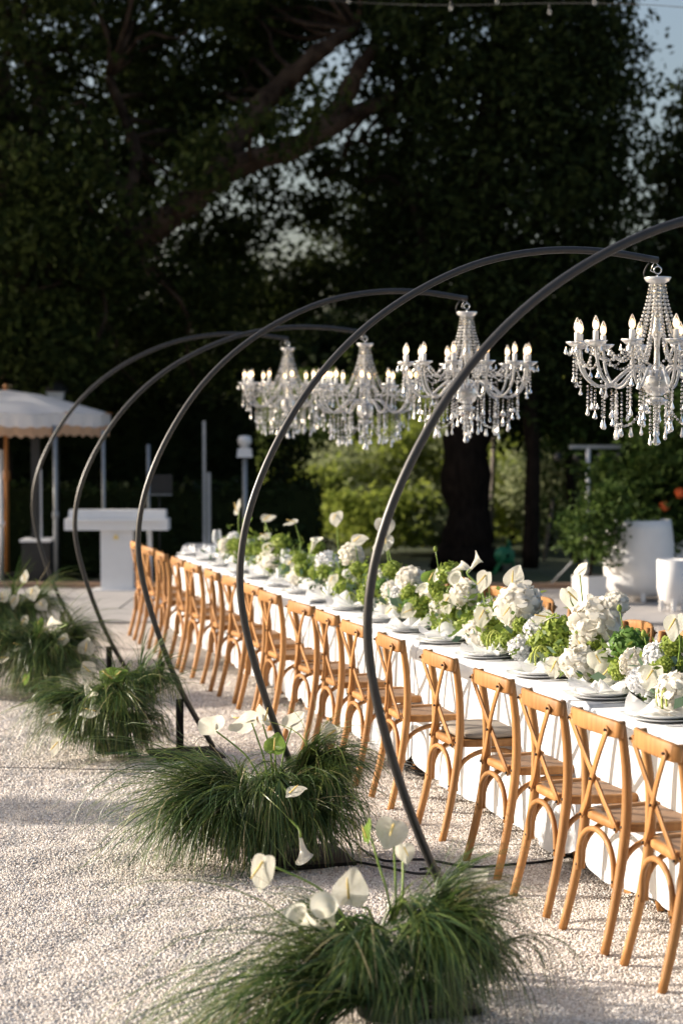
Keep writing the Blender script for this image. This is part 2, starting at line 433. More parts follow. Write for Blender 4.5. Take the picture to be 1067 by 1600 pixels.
q = [T0 - nE * 60, T1 - nE * 60, T1 + nE * 0.1, T0 + nE * 0.1]
struct(quad_ground('gravel_yard', q, -0.045, 'gravel'))

# loose stones lying on the yard, dense close to the camera
def stone_mesh(i):
    r_ = np.random.default_rng(i)
    ph = (1 + 5 ** .5) / 2
    P = np.array([(-1, ph, 0), (1, ph, 0), (-1, -ph, 0), (1, -ph, 0), (0, -1, ph), (0, 1, ph), (0, -1, -ph), (0, 1, -ph), (ph, 0, -1), (ph, 0, 1), (-ph, 0, -1), (-ph, 0, 1)], float) / 1.9
    P *= (1 + r_.uniform(-0.3, 0.25, (12, 1))); P *= np.array([1.0, r_.uniform(0.65, 1), r_.uniform(0.5, 0.8)])
    F = [(0, 11, 5), (0, 5, 1), (0, 1, 7), (0, 7, 10), (0, 10, 11), (1, 5, 9), (5, 11, 4), (11, 10, 2), (10, 7, 6), (7, 1, 8), (3, 9, 4), (3, 4, 2), (3, 2, 6), (3, 6, 8), (3, 8, 9), (4, 9, 5), (2, 4, 11), (6, 2, 10), (8, 6, 7), (9, 8, 1)]
    me = bpy.data.meshes.new('stone_shape'); me.from_pydata(P.tolist(), [], F); me.materials.append(M['stone']); return me
def scatter(name, corners, density, size, seed):
    b = MB()
    n = 110
    c = [np.array(p) for p in corners]
    V = []; F = []
    for i in range(n + 1):
        for j in range(n + 1):
            u, v_ = i / n, j / n
            p = (c[0] * (1 - u) + c[1] * u) * (1 - v_) + (c[3] * (1 - u) + c[2] * u) * v_
            x, y = p[0], p[1]
            V.append((x, y, float(relief(x, y)) + 0.001))
    for i in range(n):
        for j in range(n): F.append((i * (n + 1) + j, (i + 1) * (n + 1) + j, (i + 1) * (n + 1) + j + 1, i * (n + 1) + j + 1))
    b.add(V, F)
    o = stuff(b.build(name, 'stone'))
    ng = bpy.data.node_groups.new('scatter', 'GeometryNodeTree')
    ng.interface.new_socket('Geometry', in_out='INPUT', socket_type='NodeSocketGeometry')
    ng.interface.new_socket('Geometry', in_out='OUTPUT', socket_type='NodeSocketGeometry')
    N = ng.nodes; L = ng.links
    gi = N.new('NodeGroupInput'); go = N.new('NodeGroupOutput')
    di = N.new('GeometryNodeDistributePointsOnFaces'); di.inputs['Density'].default_value = density; di.inputs['Seed'].default_value = seed
    ins = N.new('GeometryNodeInstanceOnPoints')
    jo = N.new('GeometryNodeJoinGeometry')
    for i in range(4):
        so = bpy.data.objects.new('stone_source', stone_mesh(i + 1))
        oi = N.new('GeometryNodeObjectInfo'); oi.inputs['Object'].default_value = so; oi.inputs['As Instance'].default_value = True
        L.new(oi.outputs['Geometry'], jo.inputs[0])
    ins.inputs['Pick Instance'].default_value = True
    rv = N.new('FunctionNodeRandomValue'); rv.data_type = 'FLOAT_VECTOR'
    rv.inputs[0].default_value = (-0.5, -0.5, 0); rv.inputs[1].default_value = (0.5, 0.5, 6.28)
    rs = N.new('FunctionNodeRandomValue'); rs.data_type = 'FLOAT'
    rs.inputs[2].default_value = size[0]; rs.inputs[3].default_value = size[1]
    L.new(gi.outputs[0], di.inputs[0]); L.new(di.outputs[0], ins.inputs[0]); L.new(jo.outputs[0], ins.inputs['Instance'])
    L.new(rv.outputs[0], ins.inputs['Rotation']); L.new(rs.outputs[1], ins.inputs['Scale'])
    L.new(ins.outputs[0], go.inputs[0])
    md = o.modifiers.new('scatter', 'NODES'); md.node_group = ng
    return o
a0, a1 = gp(-120, 1660), gp(1190, 1660); b0, b1 = gp(-120, 1240), gp(1000, 1240); c0, c1 = gp(-120, 1060), gp(760, 1060)
tag(scatter('gravel', [a0, a1, b1, b0], 10500, (0.003, 0.0078), 1), 'pale pinkish gravel stones covering the yard near the camera', 'gravel')
tag(scatter('gravel', [b0, b1, c1, c0], 4500, (0.004, 0.0095), 2), 'pale gravel stones farther back beside the row of chairs', 'gravel')

# terrace beyond the gravel: concrete paving slabs with an edge
f0, f1 = gp(0, 921), gp(1067, 921)
depth_t = (f0 - e0).dot(nE)
terr = struct(quad_ground('terrace', [T0, T1, T1 + nE * depth_t, T0 + nE * depth_t], 0.004, 'concrete'))
slab = MB().box((0, 0, 0), (1.19, 0.0, 0.03)).mesh('x')
wdt = depth_t / 3
pm = MB().box((0, 0, 0.0), (1.185, wdt - 0.012, 0.03)).mesh('paving_slab', smooth=False)
pm.materials.append(M['concrete'])
hdg = math.atan2(dirE.y, dirE.x)
for j in range(3):
    for i in range(-3, 14):
        o = link('paving_slab', pm, None, terr)
        p_ = e0 + dirE * (i * 1.2 + 0.4 * j) + nE * (wdt * (j + 0.5))
        o.location = (p_.x, p_.y, 0.004 + 0.004 * random.random()); o.rotation_euler = (0, 0, hdg)
b = MB(); pc = e0 + dirE * 10 + nE * (depth_t + 0.08)
b.box((pc.x, pc.y, 0.03), (60, 0.16, 0.09), hdg); struct(b.build('terrace_kerb', 'brickedge', smooth=False))

# ------------------------------------------------------------------ tables, cloths
TX0, TX1, TZ = 3.24, 4.04, 0.75
TXC = (TX0 + TX1) / 2
NT = 5; TY0, TY1 = 5.25, 17.2
TL = (TY1 - TY0) / NT
tname = ['nearest the camera', 'second from the camera', 'in the middle of the row', 'fourth from the camera', 'at the far end']
def cloth_mesh(Lh, Wh, seed, open_near, open_far):
    r_ = np.random.default_rng(seed)
    ph = r_.uniform(0, 6.28, 8)
    # rounded rectangle perimeter
    per = []
    rc = 0.02
    def seg(a, bb, n): 
        for i in range(n): per.append((a[0] + (bb[0] - a[0]) * i / n, a[1] + (bb[1] - a[1]) * i / n))
    nl, nw = 150, 44
    seg((-Wh, -Lh), (Wh, -Lh), nw); seg((Wh, -Lh), (Wh, Lh), nl); seg((Wh, Lh), (-Wh, Lh), nw); seg((-Wh, Lh), (-Wh, -Lh), nl)
    per = np.array(per); n = len(per)
    nor = np.zeros_like(per)
    nor[:, 0] = np.where(np.abs(np.abs(per[:, 0]) - Wh) < 1e-6, np.sign(per[:, 0]), 0)
    nor[:, 1] = np.where(np.abs(np.abs(per[:, 1]) - Lh) < 1e-6, np.sign(per[:, 1]), 0)
    endface = (np.abs(nor[:, 1]) > 0.5) & (np.abs(nor[:, 0]) < 0.5)
    s = np.arange(n) * (2 * Lh / nl)
    rows = 16; V = []
    corner = np.minimum(np.abs(Lh - np.abs(per[:, 1])), 0.35) / 0.35
    fold = (0.55 * np.sin(s * 9 + ph[0]) + 0.5 * np.sin(s * 15.3 + ph[1]) * np.sin(s * 2.1 + ph[2]) + 0.95 * np.sin(s * 4.3 + ph[3]) + 0.25 * np.sin(s * 27 + ph[4]))
    hem = 0.075 + 0.06 * (1 - corner) ** 2 + 0.012 * np.sin(s * 3 + ph[5])
    V += [(x, y, TZ) for x, y in per * 0.5]
    V += [(x, y, TZ) for x, y in per - nor * 0.012]
    for i in range(1, rows + 1):
        f = i / rows
        z = TZ - 0.006 - (TZ - hem) * f + 0.006 * f
        off = 0.004 + f ** 0.8 * (0.034 + 0.021 * fold)
        off = np.where(endface, np.minimum(off, 0.0) - 0.004, off)
        lim = nor.copy(); 
        off_y = np.where(endface, off, 0.0)
        V += [(per[k, 0] + (nor[k, 0] * off[k] if not endface[k] else 0) + 0.012 * f * math.sin(s[k] * 6 + ph[6]) * 0, per[k, 1] + (nor[k, 1] * off_y[k]), z[k]) for k in range(n)]
    F = []
    F.append(tuple(range(n))) if False else None
    F = []
    for i in range(rows + 1):
        for k in range(n):
            F.append((i * n + k, i * n + (k + 1) % n, (i + 1) * n + (k + 1) % n, (i + 1) * n + k))
    me = MB().add(V, F)
    # centre of the top: a coarse sheet 
    me.add([(-Wh * .5, -Lh * .5, TZ), (Wh * .5, -Lh * .5, TZ), (Wh * .5, Lh * .5, TZ), (-Wh * .5, Lh * .5, TZ)], [(0, 1, 2, 3)])
    return me.mesh('tablecloth')
for i in range(NT):
    yc = TY0 + TL * (i + 0.5)
    t_ = tag(empty('banquet_table', (TXC, yc, 0)), 'wooden banquet table under white cloth, ' + tname[i], 'table', 'tables joined in one long row')
    MB().box((0, 0, TZ - 0.022), (TX1 - TX0 - 0.03, TL - 0.04, 0.034)).build('tabletop', 'palewood', t_, False)
    lm = MB().box((0, 0, 0.355), (0.07, 0.07, 0.71), top=(1.1, 1.1)).mesh('leg', False)
    for sx in (-1, 1):
        for sy in (-1, 1):
            o = link('leg', lm, 'wood', t_); o.location = (sx * 0.30, sy * (TL / 2 - 0.28), 0)
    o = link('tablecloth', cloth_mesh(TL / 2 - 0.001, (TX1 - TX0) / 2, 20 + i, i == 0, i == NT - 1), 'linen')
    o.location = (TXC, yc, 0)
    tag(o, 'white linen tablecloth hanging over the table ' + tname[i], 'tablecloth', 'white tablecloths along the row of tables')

# ------------------------------------------------------------------ chairs
def make_chair():
    c = empty('crossback_chair')
    def post(s):
        P = smooth_path([(-0.275, s * 0.186, 0), (-0.222, s * 0.176, 0.22), (-0.186, s * 0.172, 0.45), (-0.184, s * 0.176, 0.66), (-0.212, s * 0.183, 0.868)], 16)
        rr = np.interp(np.linspace(0, 1, 16), [0, 0.5, 1], [0.0170, 0.0205, 0.0165])
        return MB().tube(P, rr, 10, up=(1, 0, 0))
    for s in (-1, 1): post(s).build('rear_post', 'wood', c)
    for s in (-1, 1):
        P = smooth_path([(0.215, s * 0.205, 0), (0.188, s * 0.192, 0.15), (0.178, s * 0.186, 0.30), (0.175, s * 0.184, 0.445)], 10)
        MB().tube(P, np.interp(np.linspace(0, 1, 10), [0, 1], [0.0165, 0.020]), 10, up=(1, 0, 0)).build('front_leg', 'wood', c)
    # crest rail: a bowed slab fixed behind the posts
    n = 17; P = []
    for i in range(n):
        u = -1 + 2 * i / (n - 1)
        P.append((-0.2215 - 0.045 * (1 - u * u), u * 0.214, 0.838 + 0.012 * (1 - u * u)))
    P = np.array(P)
    sec = []
    hh, tt = 0.034, 0.012
    for k in range(12):
        a = 2 * math.pi * k / 12
        ca, sa = math.cos(a), math.sin(a)
        sec.append((tt * np.sign(ca) * abs(ca) ** 0.5, hh * np.sign(sa) * abs(sa) ** 0.35))
    sc_ = np.ones(n); sc_[0] = sc_[-1] = 0.80; sc_[1] = sc_[-2] = 0.96
    cr = MB().sweep(P, sec, (0, 0, 1), sc_).build('crest_rail', 'wood', c)
    # crossed slats
    for s in (-1, 1):
        Q = smooth_path([(-0.258, s * 0.165, 0.845), (-0.250 + 0.004 * s, s * 0.082, 0.735), (-0.237 + 0.005 * s, 0, 0.63), (-0.222, -s * 0.082, 0.535), (-0.212, -s * 0.158, 0.452)], 14)
        MB().bar(Q, 0.027, 0.0085, up=(1, 0, 0)).build('cross_slat', 'wood', c)
    # seat frame and woven panel
    def outline(k, inset):
        pts = []
        for i in range(k):
            a = 2 * math.pi * i / k
            ca, sa = math.cos(a), math.sin(a)
            x = np.sign(ca) * abs(ca) ** 0.42 * (0.21 - inset)
            wy = (0.195 + 0.022 * (x / 0.21)) - inset
            y = np.sign(sa) * abs(sa) ** 0.42 * wy
            pts.append((x, y))
        return pts
    k = 40
    o1 = outline(k, 0.0); o2 = outline(k, 0.045); o0 = outline(k, 0.008)
    V = [(x, y, 0.445) for x, y in o0] + [(x, y, 0.452) for x, y in o1] + [(x, y, 0.474) for x, y in o1] + [(x, y, 0.481) for x, y in o0] + [(x, y, 0.481) for x, y in o2] + [(x, y, 0.470) for x, y in o2] + [(x, y, 0.445) for x, y in o2]
    F = []
    for r_ in range(7):
        for j in range(k):
            F.append((r_ * k + j, r_ * k + (j + 1) % k, ((r_ + 1) % 7) * k + (j + 1) % k, ((r_ + 1) % 7) * k + j))
    seat = MB().add(V, F).build('seat_frame', 'wood', c)
    o3 = outline(k, 0.044)
    V = [(x, y, 0.4725) for x, y in o3] + [(x * 0.5, y * 0.5, 0.4785) for x, y in o3] + [(0, 0, 0.479)]
    F = [(j, (j + 1) % k, k + (j + 1) % k, k + j) for j in range(k)] + [(k + j, k + (j + 1) % k, 2 * k) for j in range(k)]
    MB().add(V, F).build('woven_seat', 'cane', seat)
    # bentwood U braces under the seat
    def U(p, q, name):
        p, q = np.array(p), np.array(q); mid = (p + q) / 2
        P = []
        for i in range(19):
            a = math.pi * i / 18
            f = 0.5 - 0.5 * math.cos(a)
            P.append(((p + (q - p) * f)[0], (p + (q - p) * f)[1], p[2] + (0.428 - p[2]) * math.sin(a) ** 0.75))
        P = [tuple(p - np.array([0, 0, 0.03]))] + P + [tuple(q - np.array([0, 0, 0.03]))]
        MB().tube(P, 0.0118, 8, up=(0.3, 0.3, 1)).build(name, 'wood', c)
    U((-0.222, -0.152, 0.27), (-0.222, 0.152, 0.27), 'brace')
    U((0.182, -0.165, 0.27), (0.182, 0.165, 0.27), 'brace')
    for s in (-1, 1): U((-0.200, s * 0.168, 0.27), (0.165, s * 0.18, 0.27), 'brace')
    sm = MB().bead((0, 0, 0), 0.0065, 8).mesh('screw'); sm.materials.append(M['screw'])
    for (x, y, z) in [(-0.268, 0.160, 0.838), (-0.268, -0.160, 0.838), (-0.251, 0, 0.625), (-0.220, 0.150, 0.458), (-0.220, -0.150, 0.458), (-0.203, 0.172, 0.47), (-0.203, -0.172, 0.47), (-0.231, -0.155, 0.262), (-0.231, 0.155, 0.262)]:
        o = link('screw', sm, None, c); o.location = (x, y, z)
    return c
chair_y = [6.00, 6.55, 7.09, 7.74, 8.48, 9.25, 9.92, 10.52, 11.10, 11.85, 12.43, 13.07, 13.68, 14.39, 14.98, 15.68, 16.36, 17.02]
chair0 = make_chair()
chairs = []
for i, y in enumerate(chair_y):
    o = chair0 if i == 0 else copy_tree(chair0)
    rz = random.uniform(-0.085, 0.085)
    o.location = (3.122 + random.uniform(-0.015, 0.015), y + 0.185, 0.004); o.rotation_euler = (0, 0, rz)
    extra = ''
    if i == 0: extra = 'honey wood crossback chair nearest the camera at the right edge'
    elif i == 4: extra = 'honey wood crossback chair carrying a grey cushion, fifth from the camera in the near row'
    elif i == 17: extra = 'honey wood crossback chair at the far left end of the near row'
    else: extra = 'honey wood crossback chair, %s from the camera in the near row' % ORD[i]
    tag(o, extra, 'chair', 'crossback chairs along the near side of the table')
    chairs.append(o)
# a cushion on the fifth chair
b = MB(); k = 32; rows = []
for (ins, z) in [(0.03, 0.0), (0.008, 0.008), (0.004, 0.022), (0.02, 0.036), (0.07, 0.043), (0.13, 0.045)]:
    for j in range(k):
        a = 2 * math.pi * j / k
        ca, sa = math.cos(a), math.sin(a)
        rows.append((np.sign(ca) * abs(ca) ** 0.45 * (0.205 - ins), np.sign(sa) * abs(sa) ** 0.45 * (0.20 - ins), z))
F = [(r_ * k + j, r_ * k + (j + 1) % k, (r_ + 1) * k + (j + 1) % k, (r_ + 1) * k + j) for r_ in range(5) for j in range(k)] + [tuple(5 * k + j for j in range(k))]
cu = b.add(rows, F).build('seat_cushion', 'cushion')
cu.location = chairs[4].location + Vector((0.02, 0, 0.483)); cu.rotation_euler = chairs[4].rotation_euler
tag(cu, 'grey linen seat cushion on the fifth chair from the camera', 'cushion')
# chairs on the far side whose tops show between the flowers
far_y = [9.10, 9.66, 10.40, 11.10, 11.85, 12.6]
farlab = ['far-side crossback chair at the right edge, its top behind the flowers', 'far-side crossback chair, left one of the two tops behind the rightmost peony', 'far-side crossback chair behind the tall pair of white anthuriums', 'far-side crossback chair behind the white peony in the centre right', 'far-side crossback chair behind the calla lilies', 'far-side crossback chair farthest along, behind lime flower balls']
for y, lb in zip(far_y, farlab):
    o = copy_tree(chair0); o.location = (4.16, y, 0.004); o.rotation_euler = (0, 0, math.pi + random.uniform(-0.08, 0.08))
    tag(o, lb, 'chair', 'crossback chairs along the far side of the table')

# ------------------------------------------------------------------ place settings
plate_m = MB().lathe([(0.0, 0.006), (0.085, 0.006), (0.095, 0.010), (0.134, 0.021), (0.137, 0.020), (0.10, 0.004), (0.06, 0.0), (0.0, 0.0)], 40).mesh('dinner_plate'); plate_m.materials.append(M['porcelain'])
charg_m = MB().lathe([(0.0, 0.006), (0.12, 0.006), (0.130, 0.009), (0.165, 0.016), (0.168, 0.0145), (0.13, 0.003), (0.09, 0.0), (0.0, 0.0)], 40).mesh('charger_plate'); charg_m.materials.append(M['silverplate'])
wine_b = MB().lathe([(0.030, 0.235), (0.037, 0.205), (0.041, 0.17), (0.038, 0.135), (0.022, 0.108), (0.004, 0.098)], 20).mesh('bowl'); wine_b.materials.append(M['glass'])
wine_s = MB().lathe([(0.006, 0.100), (0.0035, 0.085), (0.0035, 0.015), (0.008, 0.006), (0.034, 0.002), (0.034, 0.0), (0.0, 0.0)], 16).mesh('wine_glass'); wine_s.materials.append(M['glass'])
tumb_m = MB().lathe([(0.033, 0.095), (0.034, 0.05), (0.032, 0.006), (0.026, 0.0), (0.0, 0.0), (0.0, 0.007), (0.029, 0.010), (0.0315, 0.05), (0.0315, 0.095)], 20).mesh('water_tumbler'); tumb_m.materials.append(M['glass'])
def napkin_mesh(seed):
    r_ = np.random.default_rng(seed)
    nr, na = 9, 46; V = []
    p1, p2, p3 = r_.uniform(0, 6.28, 3); cx, cy = r_.uniform(-.02, .02, 2)
    k1, k2 = r_.integers(3, 6), r_.integers(7, 11)
    for i in range(nr):
        f = i / (nr - 1)
        for j in range(na):
            a = 2 * math.pi * j / na
            rad = (0.02 + 0.105 * f) * (1 + 0.16 * f * math.sin(k1 * a + p1)) * (1.0 + 0.1 * math.sin(2 * a + p3))
            z = 0.006 + f * (0.040 + 0.026 * math.sin(k1 * a + p2) + 0.022 * math.sin(k2 * a + p1) * f) - 0.012 * f * f
            ph = a + 0.3 * f * math.sin(k1 * a + p3)
            V.append((cx + rad * math.cos(ph), cy + rad * math.sin(ph), max(z, 0.004)))
    F = [(i * na + j, i * na + (j + 1) % na, (i + 1) * na + (j + 1) % na, (i + 1) * na + j) for i in range(nr - 1) for j in range(na)]
    me = MB().add(V, F).mesh('napkin'); me.materials.append(M['organza']); return me
napkins = [napkin_mesh(s) for s in (1, 2, 3, 4, 5)]
fork_m = MB().box((0, 0, 0.002), (0.15, 0.009, 0.0025)).box((0.09, 0, 0.0025), (0.05, 0.024, 0.0025), 0, (0.8, 0.9)).mesh('fork', False); fork_m.materials.append(M['silver'])
knife_m = MB().box((0, 0, 0.003), (0.10, 0.013, 0.005)).box((0.10, 0, 0.003), (0.11, 0.018, 0.002), 0, (1, 0.9)).mesh('knife', False); knife_m.materials.append(M['silver'])
PX = TX0 + 0.185
def scr_x(P):
    v_ = np.array(P) - np.array((0, 0, CAM_H)); return 533.5 + FPX * (v_ @ _R) / (v_ @ _D)
vis_y = [y for y in chair_y if scr_x((PX, y + 0.185, TZ)) < 1110]      # places that show in the picture
for i, y in enumerate(vis_y):
    yc = y + 0.185; wh = ORD[i] + ' place from the camera' if i else 'place nearest the camera'
    wh = 'at the ' + wh + ' on the near side'
    def put(me, name, x, yy, z, lab, cat, grp, rz=None):
        o = link(name, me, None); o.location = (x, yy, z); o.rotation_euler = (0, 0, random.uniform(0, 6.28) if rz is None else rz)
        return tag(o, lab + ' ' + wh, cat, grp)
    z0 = TZ + 0.003
    put(charg_m, 'charger_plate', PX, yc, z0, 'grey charger plate', 'plate', 'charger plates')
    put(plate_m, 'dinner_plate', PX, yc, z0 + 0.0075, 'white dinner plate', 'plate', 'dinner plates')
    o = put(napkins[i % 5], 'napkin', PX + 0.01, yc + random.uniform(-0.02, 0.02), z0 + 0.016, 'ruffled sheer white napkin', 'napkin', 'sheer napkins on the plates')
    s_ = random.uniform(0.95, 1.1); o.scale = (s_, s_, s_ * random.uniform(0.9, 1.15))
    wx, wy = PX + 0.17 + random.uniform(-.02, .02), yc - 0.19 + random.uniform(-.02, .02)
    o = put(wine_s, 'wine_glass', wx, wy, z0, 'clear stemmed wine glass', 'glass', 'wine glasses')
    link('bowl', wine_b, None, o)
    put(tumb_m, 'water_tumbler', PX + 0.12 + random.uniform(-.02, .02), yc - 0.245 + random.uniform(-.02, .02), z0, 'clear glass water tumbler', 'glass', 'water tumblers')
    put(fork_m, 'fork', PX - 0.03, yc + 0.20, z0, 'silver fork', 'fork', 'forks', 0.0 + random.uniform(-.05, .05))
    put(knife_m, 'knife', PX - 0.03, yc - 0.19, z0, 'silver knife', 'knife', 'knives', random.uniform(-.05, .05))
# small white votive cups between the flowers
vot = MB().lathe([(0.0, 0.0), (0.030, 0.0), (0.034, 0.01), (0.035, 0.07), (0.032, 0.07), (0.031, 0.05), (0.0, 0.05)], 20).mesh('votive_cup'); vot.materials.append(M['porcelain'])
for j, (y, lb) in enumerate([(8.75, 'below the lime leaves right of centre'), (10.9, 'below the calla lilies'), (12.9, 'right of the middle of the table'), (14.6, 'left of the middle of the table'), (16.5, 'at the bare far end of the table')]):
    o = link('votive_cup', vot, None); o.location = (TXC - 0.13, y, TZ + 0.003)
    tag(o, 'small white votive cup ' + lb, 'candle cup', 'white votive cups')

# ------------------------------------------------------------------ flowers
def frame_from(nrm, tip):
    n = Vector(nrm).normalized(); t_ = Vector(tip); t_ = (t_ - n * t_.dot(n)).normalized()
    x = t_.cross(n)
    return Matrix((x, t_, n)).transposed().to_4x4()
def ball_mesh(name, n, petal, seed, layers=1.0, shell=0.85, curl=0.5):
    """round bloom of unit radius from many curved petals"""
    r_ = np.random.default_rng(seed); V = []; F = []
    for i in range(n):
        z = 1 - 2 * (i + 0.5) / n; a = i * 2.39996
        d = np.array([math.sqrt(1 - z * z) * math.cos(a), math.sqrt(1 - z * z) * math.sin(a), z])
        d += r_.normal(0, 0.12, 3); d /= np.linalg.norm(d)
        nrm = d + r_.normal(0, 0.42, 3); nrm /= np.linalg.norm(nrm)
        u = np.cross(nrm, r_.normal(0, 1, 3)); u /= np.linalg.norm(u); v_ = np.cross(nrm, u)
        c = d * (shell + r_.uniform(-0.12, 0.15)); s = petal * r_.uniform(0.7, 1.25)
        k = len(V)
        for (p, q, h) in [(-1, -.5, -.35), (-1, .5, -.35), (-.3, -1, .05), (-.3, 1, .05), (.5, -.9, .1), (.5, .9, .1), (1, -.4, -.25), (1, .4, -.25)]:
            V.append(c + (u * p + v_ * q) * s + nrm * h * s * curl)
        F += [(k, k + 2, k + 3, k + 1), (k + 2, k + 4, k + 5, k + 3), (k + 4, k + 6, k + 7, k + 5)]
    # core so that no hole shows through
    mb = MB().add(V, F)
    mb.lathe([(0.0, -0.74), (0.4, -0.62), (0.68, -0.28), (0.74, 0.0), (0.68, 0.28), (0.4, 0.62), (0.0, 0.74)], 10)
    return mb.mesh(name)
def withmat(me, m_): me.materials.append(M[m_]); return me
BL = {
    'peony': [withmat(ball_mesh('peony_bloom', 250, 0.19, s, curl=0.8), 'petal_white') for s in (1, 2)],
    'hyd': [withmat(ball_mesh('hydrangea_bloom', 330, 0.12, s, curl=0.4), 'petal_white') for s in (3, 4)],
    'hydb': [withmat(ball_mesh('hydrangea_bloom', 330, 0.12, 5, curl=0.4), 'petal_blue')],
    'lime': [withmat(ball_mesh('viburnum_ball', 300, 0.115, s, curl=0.5, shell=0.82), 'petal_green') for s in (6, 7)],
    'green': [withmat(ball_mesh('viburnum_ball', 300, 0.115, 8, curl=0.5, shell=0.82), 'petal_dgreen')],
}
BNAME = dict(peony='peony_bloom', hyd='hydrangea_bloom', hydb='hydrangea_bloom', lime='viburnum_ball', green='viburnum_ball')
def bloom(parent, kind, P, r):
    me = random.choice(BL[kind])
    o = link(BNAME[kind], me, None, parent)
    o.location = P - parent.location
    o.rotation_euler = (random.uniform(-.6, .6), random.uniform(-.6, .6), random.uniform(0, 6.28)); o.scale = (r, r, r * random.uniform(0.85, 0.98))
    return o
def spathe_mesh(seed, cup=0.25):
    r_ = np.random.default_rng(seed); na, nr = 36, 6; V = [(0, 0, 0)]; F = []
    for i in range(1, nr + 1):
        f = i / nr
        for j in range(na):
            t_ = 2 * math.pi * j / na
            hx = 16 * math.sin(t_) ** 3 / 17; hy = (13 * math.cos(t_) - 5 * math.cos(2 * t_) - 2 * math.cos(3 * t_) - math.cos(4 * t_)) / 17
            ex = 0.80 * math.sin(t_); ey = 0.92 * math.cos(t_) - 0.14
            x = 0.5 * hx * 0.9 + 0.5 * ex; y = 0.5 * hy + 0.5 * ey
            x *= f; y = y * f
            rr = math.hypot(x, y)
            z = cup * rr ** 2 * (0.6 + 0.6 * abs(x)) - 0.12 * rr + 0.045 * f * math.sin(5 * t_ + seed) * f
            V.append((x, -y - 0.25 * (1 - f) * 0, z))     # tip towards +y after the flip below
    V = np.array(V)
    for j in range(na): F.append((0, 1 + j, 1 + (j + 1) % na))
    for i in range(nr - 1):
        for j in range(na):
            a = 1 + i * na + j; b_ = 1 + i * na + (j + 1) % na
            F.append((a, a + na, b_ + na, b_))
    return MB().add(V * 0.5, F).mesh('spathe')          # unit height
SP = [withmat(spathe_mesh(s, c), 'spathe') for s, c in ((1, .25), (2, .45), (3, .1))]
SPG = [withmat(spathe_mesh(4, .3), 'spathe_green')]
spad = MB().tube([(0, -0.16, 0.02), (0, -0.02, 0.10), (0, 0.14, 0.20), (0, 0.26, 0.27)], [0.030, 0.032, 0.028, 0.014], 8).mesh('spadix'); spad.materials.append(M['spadix'])
def anthurium(parent, root, P, nrm, tip, size, green=False, bend=None):
    """stem from root to the flower; the heart-shaped spathe and its spadix are sub-parts"""
    root = Vector(root) - parent.location; P = Vector(P) - parent.location
    n = (Vector(nrm).normalized() + SUN_TO * 0.35).normalized(); t_ = Vector(tip)
    mt = frame_from(n, t_)
    at_ = P + mt.to_3x3() @ Vector((0, -0.12 * size, -0.01 * size))
    mid = (root + at_) / 2 + Vector((0, 0, 0.12 * (at_ - root).length)) + (Vector(bend) if bend else Vector((random.uniform(-.03, .03), random.uniform(-.03, .03), 0)))
    path = smooth_path([root, root.lerp(mid, 0.55) + Vector((0, 0, .02)), mid, at_ - n * 0.012 * 1], 14)
    s = MB().tube(path, np.linspace(0.0048, 0.0036, 14), 6).build('anthurium', 'stem', parent)
    o = link('spathe', random.choice(SPG if green else SP), None, s); o.matrix_local = Matrix.Translation(P) @ mt @ Matrix.Scale(size, 4)
    o = link('spadix', spad, None, s); o.matrix_local = Matrix.Translation(P) @ mt @ Matrix.Scale(size * 0.95, 4)
    return s
def calla(parent, root, P, direction, size, green=False):
    root = Vector(root) - parent.location; P = Vector(P) - parent.location
    d = Vector(direction).normalized()
    path = smooth_path([root, root.lerp(P, 0.5) + Vector((0, 0, 0.03)), P - d * size * 0.6, P - d * size * 0.3], 12)
    s = MB().tube(path, np.linspace(0.005, 0.006, 12), 6).build('calla_lily', 'stem', parent)
    V = []; F = []; k = 20; prof = [(-.9, .045), (-.6, .07), (-.2, .13), (.1, .2), (.32, .32), (.40, .44)]
    for i, (h, r_) in enumerate(prof):
        for j in range(k):
            a = 2 * math.pi * j / k
            ext = 0.5 + 0.5 * math.cos(a)
            hh = h + (0.42 * ext ** 2 * max(0, (i - 2) / 3)) ; rr = r_ * (1 + 0.25 * ext * (i / 5) ** 2)
            V.append((rr * math.cos(a), rr * math.sin(a), hh))
    F = [(i * k + j, i * k + (j + 1) % k, (i + 1) * k + (j + 1) % k, (i + 1) * k + j) for i in range(5) for j in range(k)]
    o = MB().add(np.array(V) * size * 0.6, F).build('spathe', 'spathe', s)
    o.matrix_local = Matrix.Translation(P) @ d.to_track_quat('Z', 'Y').to_matrix().to_4x4() @ Matrix.Rotation(random.uniform(0, 6.28), 4, 'Z')
    return s
def leaves_np(C, size, asp, r_, up=0.0, tilt=None):
    """pointed leaves: 6 corner strips as 2 quads each, at centres C"""
    n = len(C)
    nr = r_.normal(0, 1, (n, 3)); nr[:, 2] += up; nr /= np.linalg.norm(nr, axis=1)[:, None]
    u = np.cross(nr, r_.normal(0, 1, (n, 3))); u /= np.linalg.norm(u, axis=1)[:, None]
    v_ = np.cross(nr, u)
    s = (size * r_.uniform(0.6, 1.3, n))[:, None]
    a = C - u * s; b_ = C + v_ * s * asp - nr * s * .12; c_ = C + u * s - nr * s * .25; d_ = C - v_ * s * asp - nr * s * .12
    V = np.stack([a, b_, c_, d_], 1).reshape(-1, 3)
    Q = np.arange(4 * n).reshape(n, 4)
    return V, Q
NA = 8; AY0, AY1 = 6.86, 16.55
AL = (AY1 - AY0) / NA
alab = ['at the right edge with one big white peony', 'with dark green viburnum and shaded anthuriums, second from the right', 'with calla lilies and upright anthurium hearts, third from the right', 'with lime viburnum balls, right beside the nearest hoop', 'just left of the nearest hoop', 'with one tall upright anthurium, sixth from the right', 'with a big white hydrangea, second from the far end', 'at the far left end of the table']
arrs = []
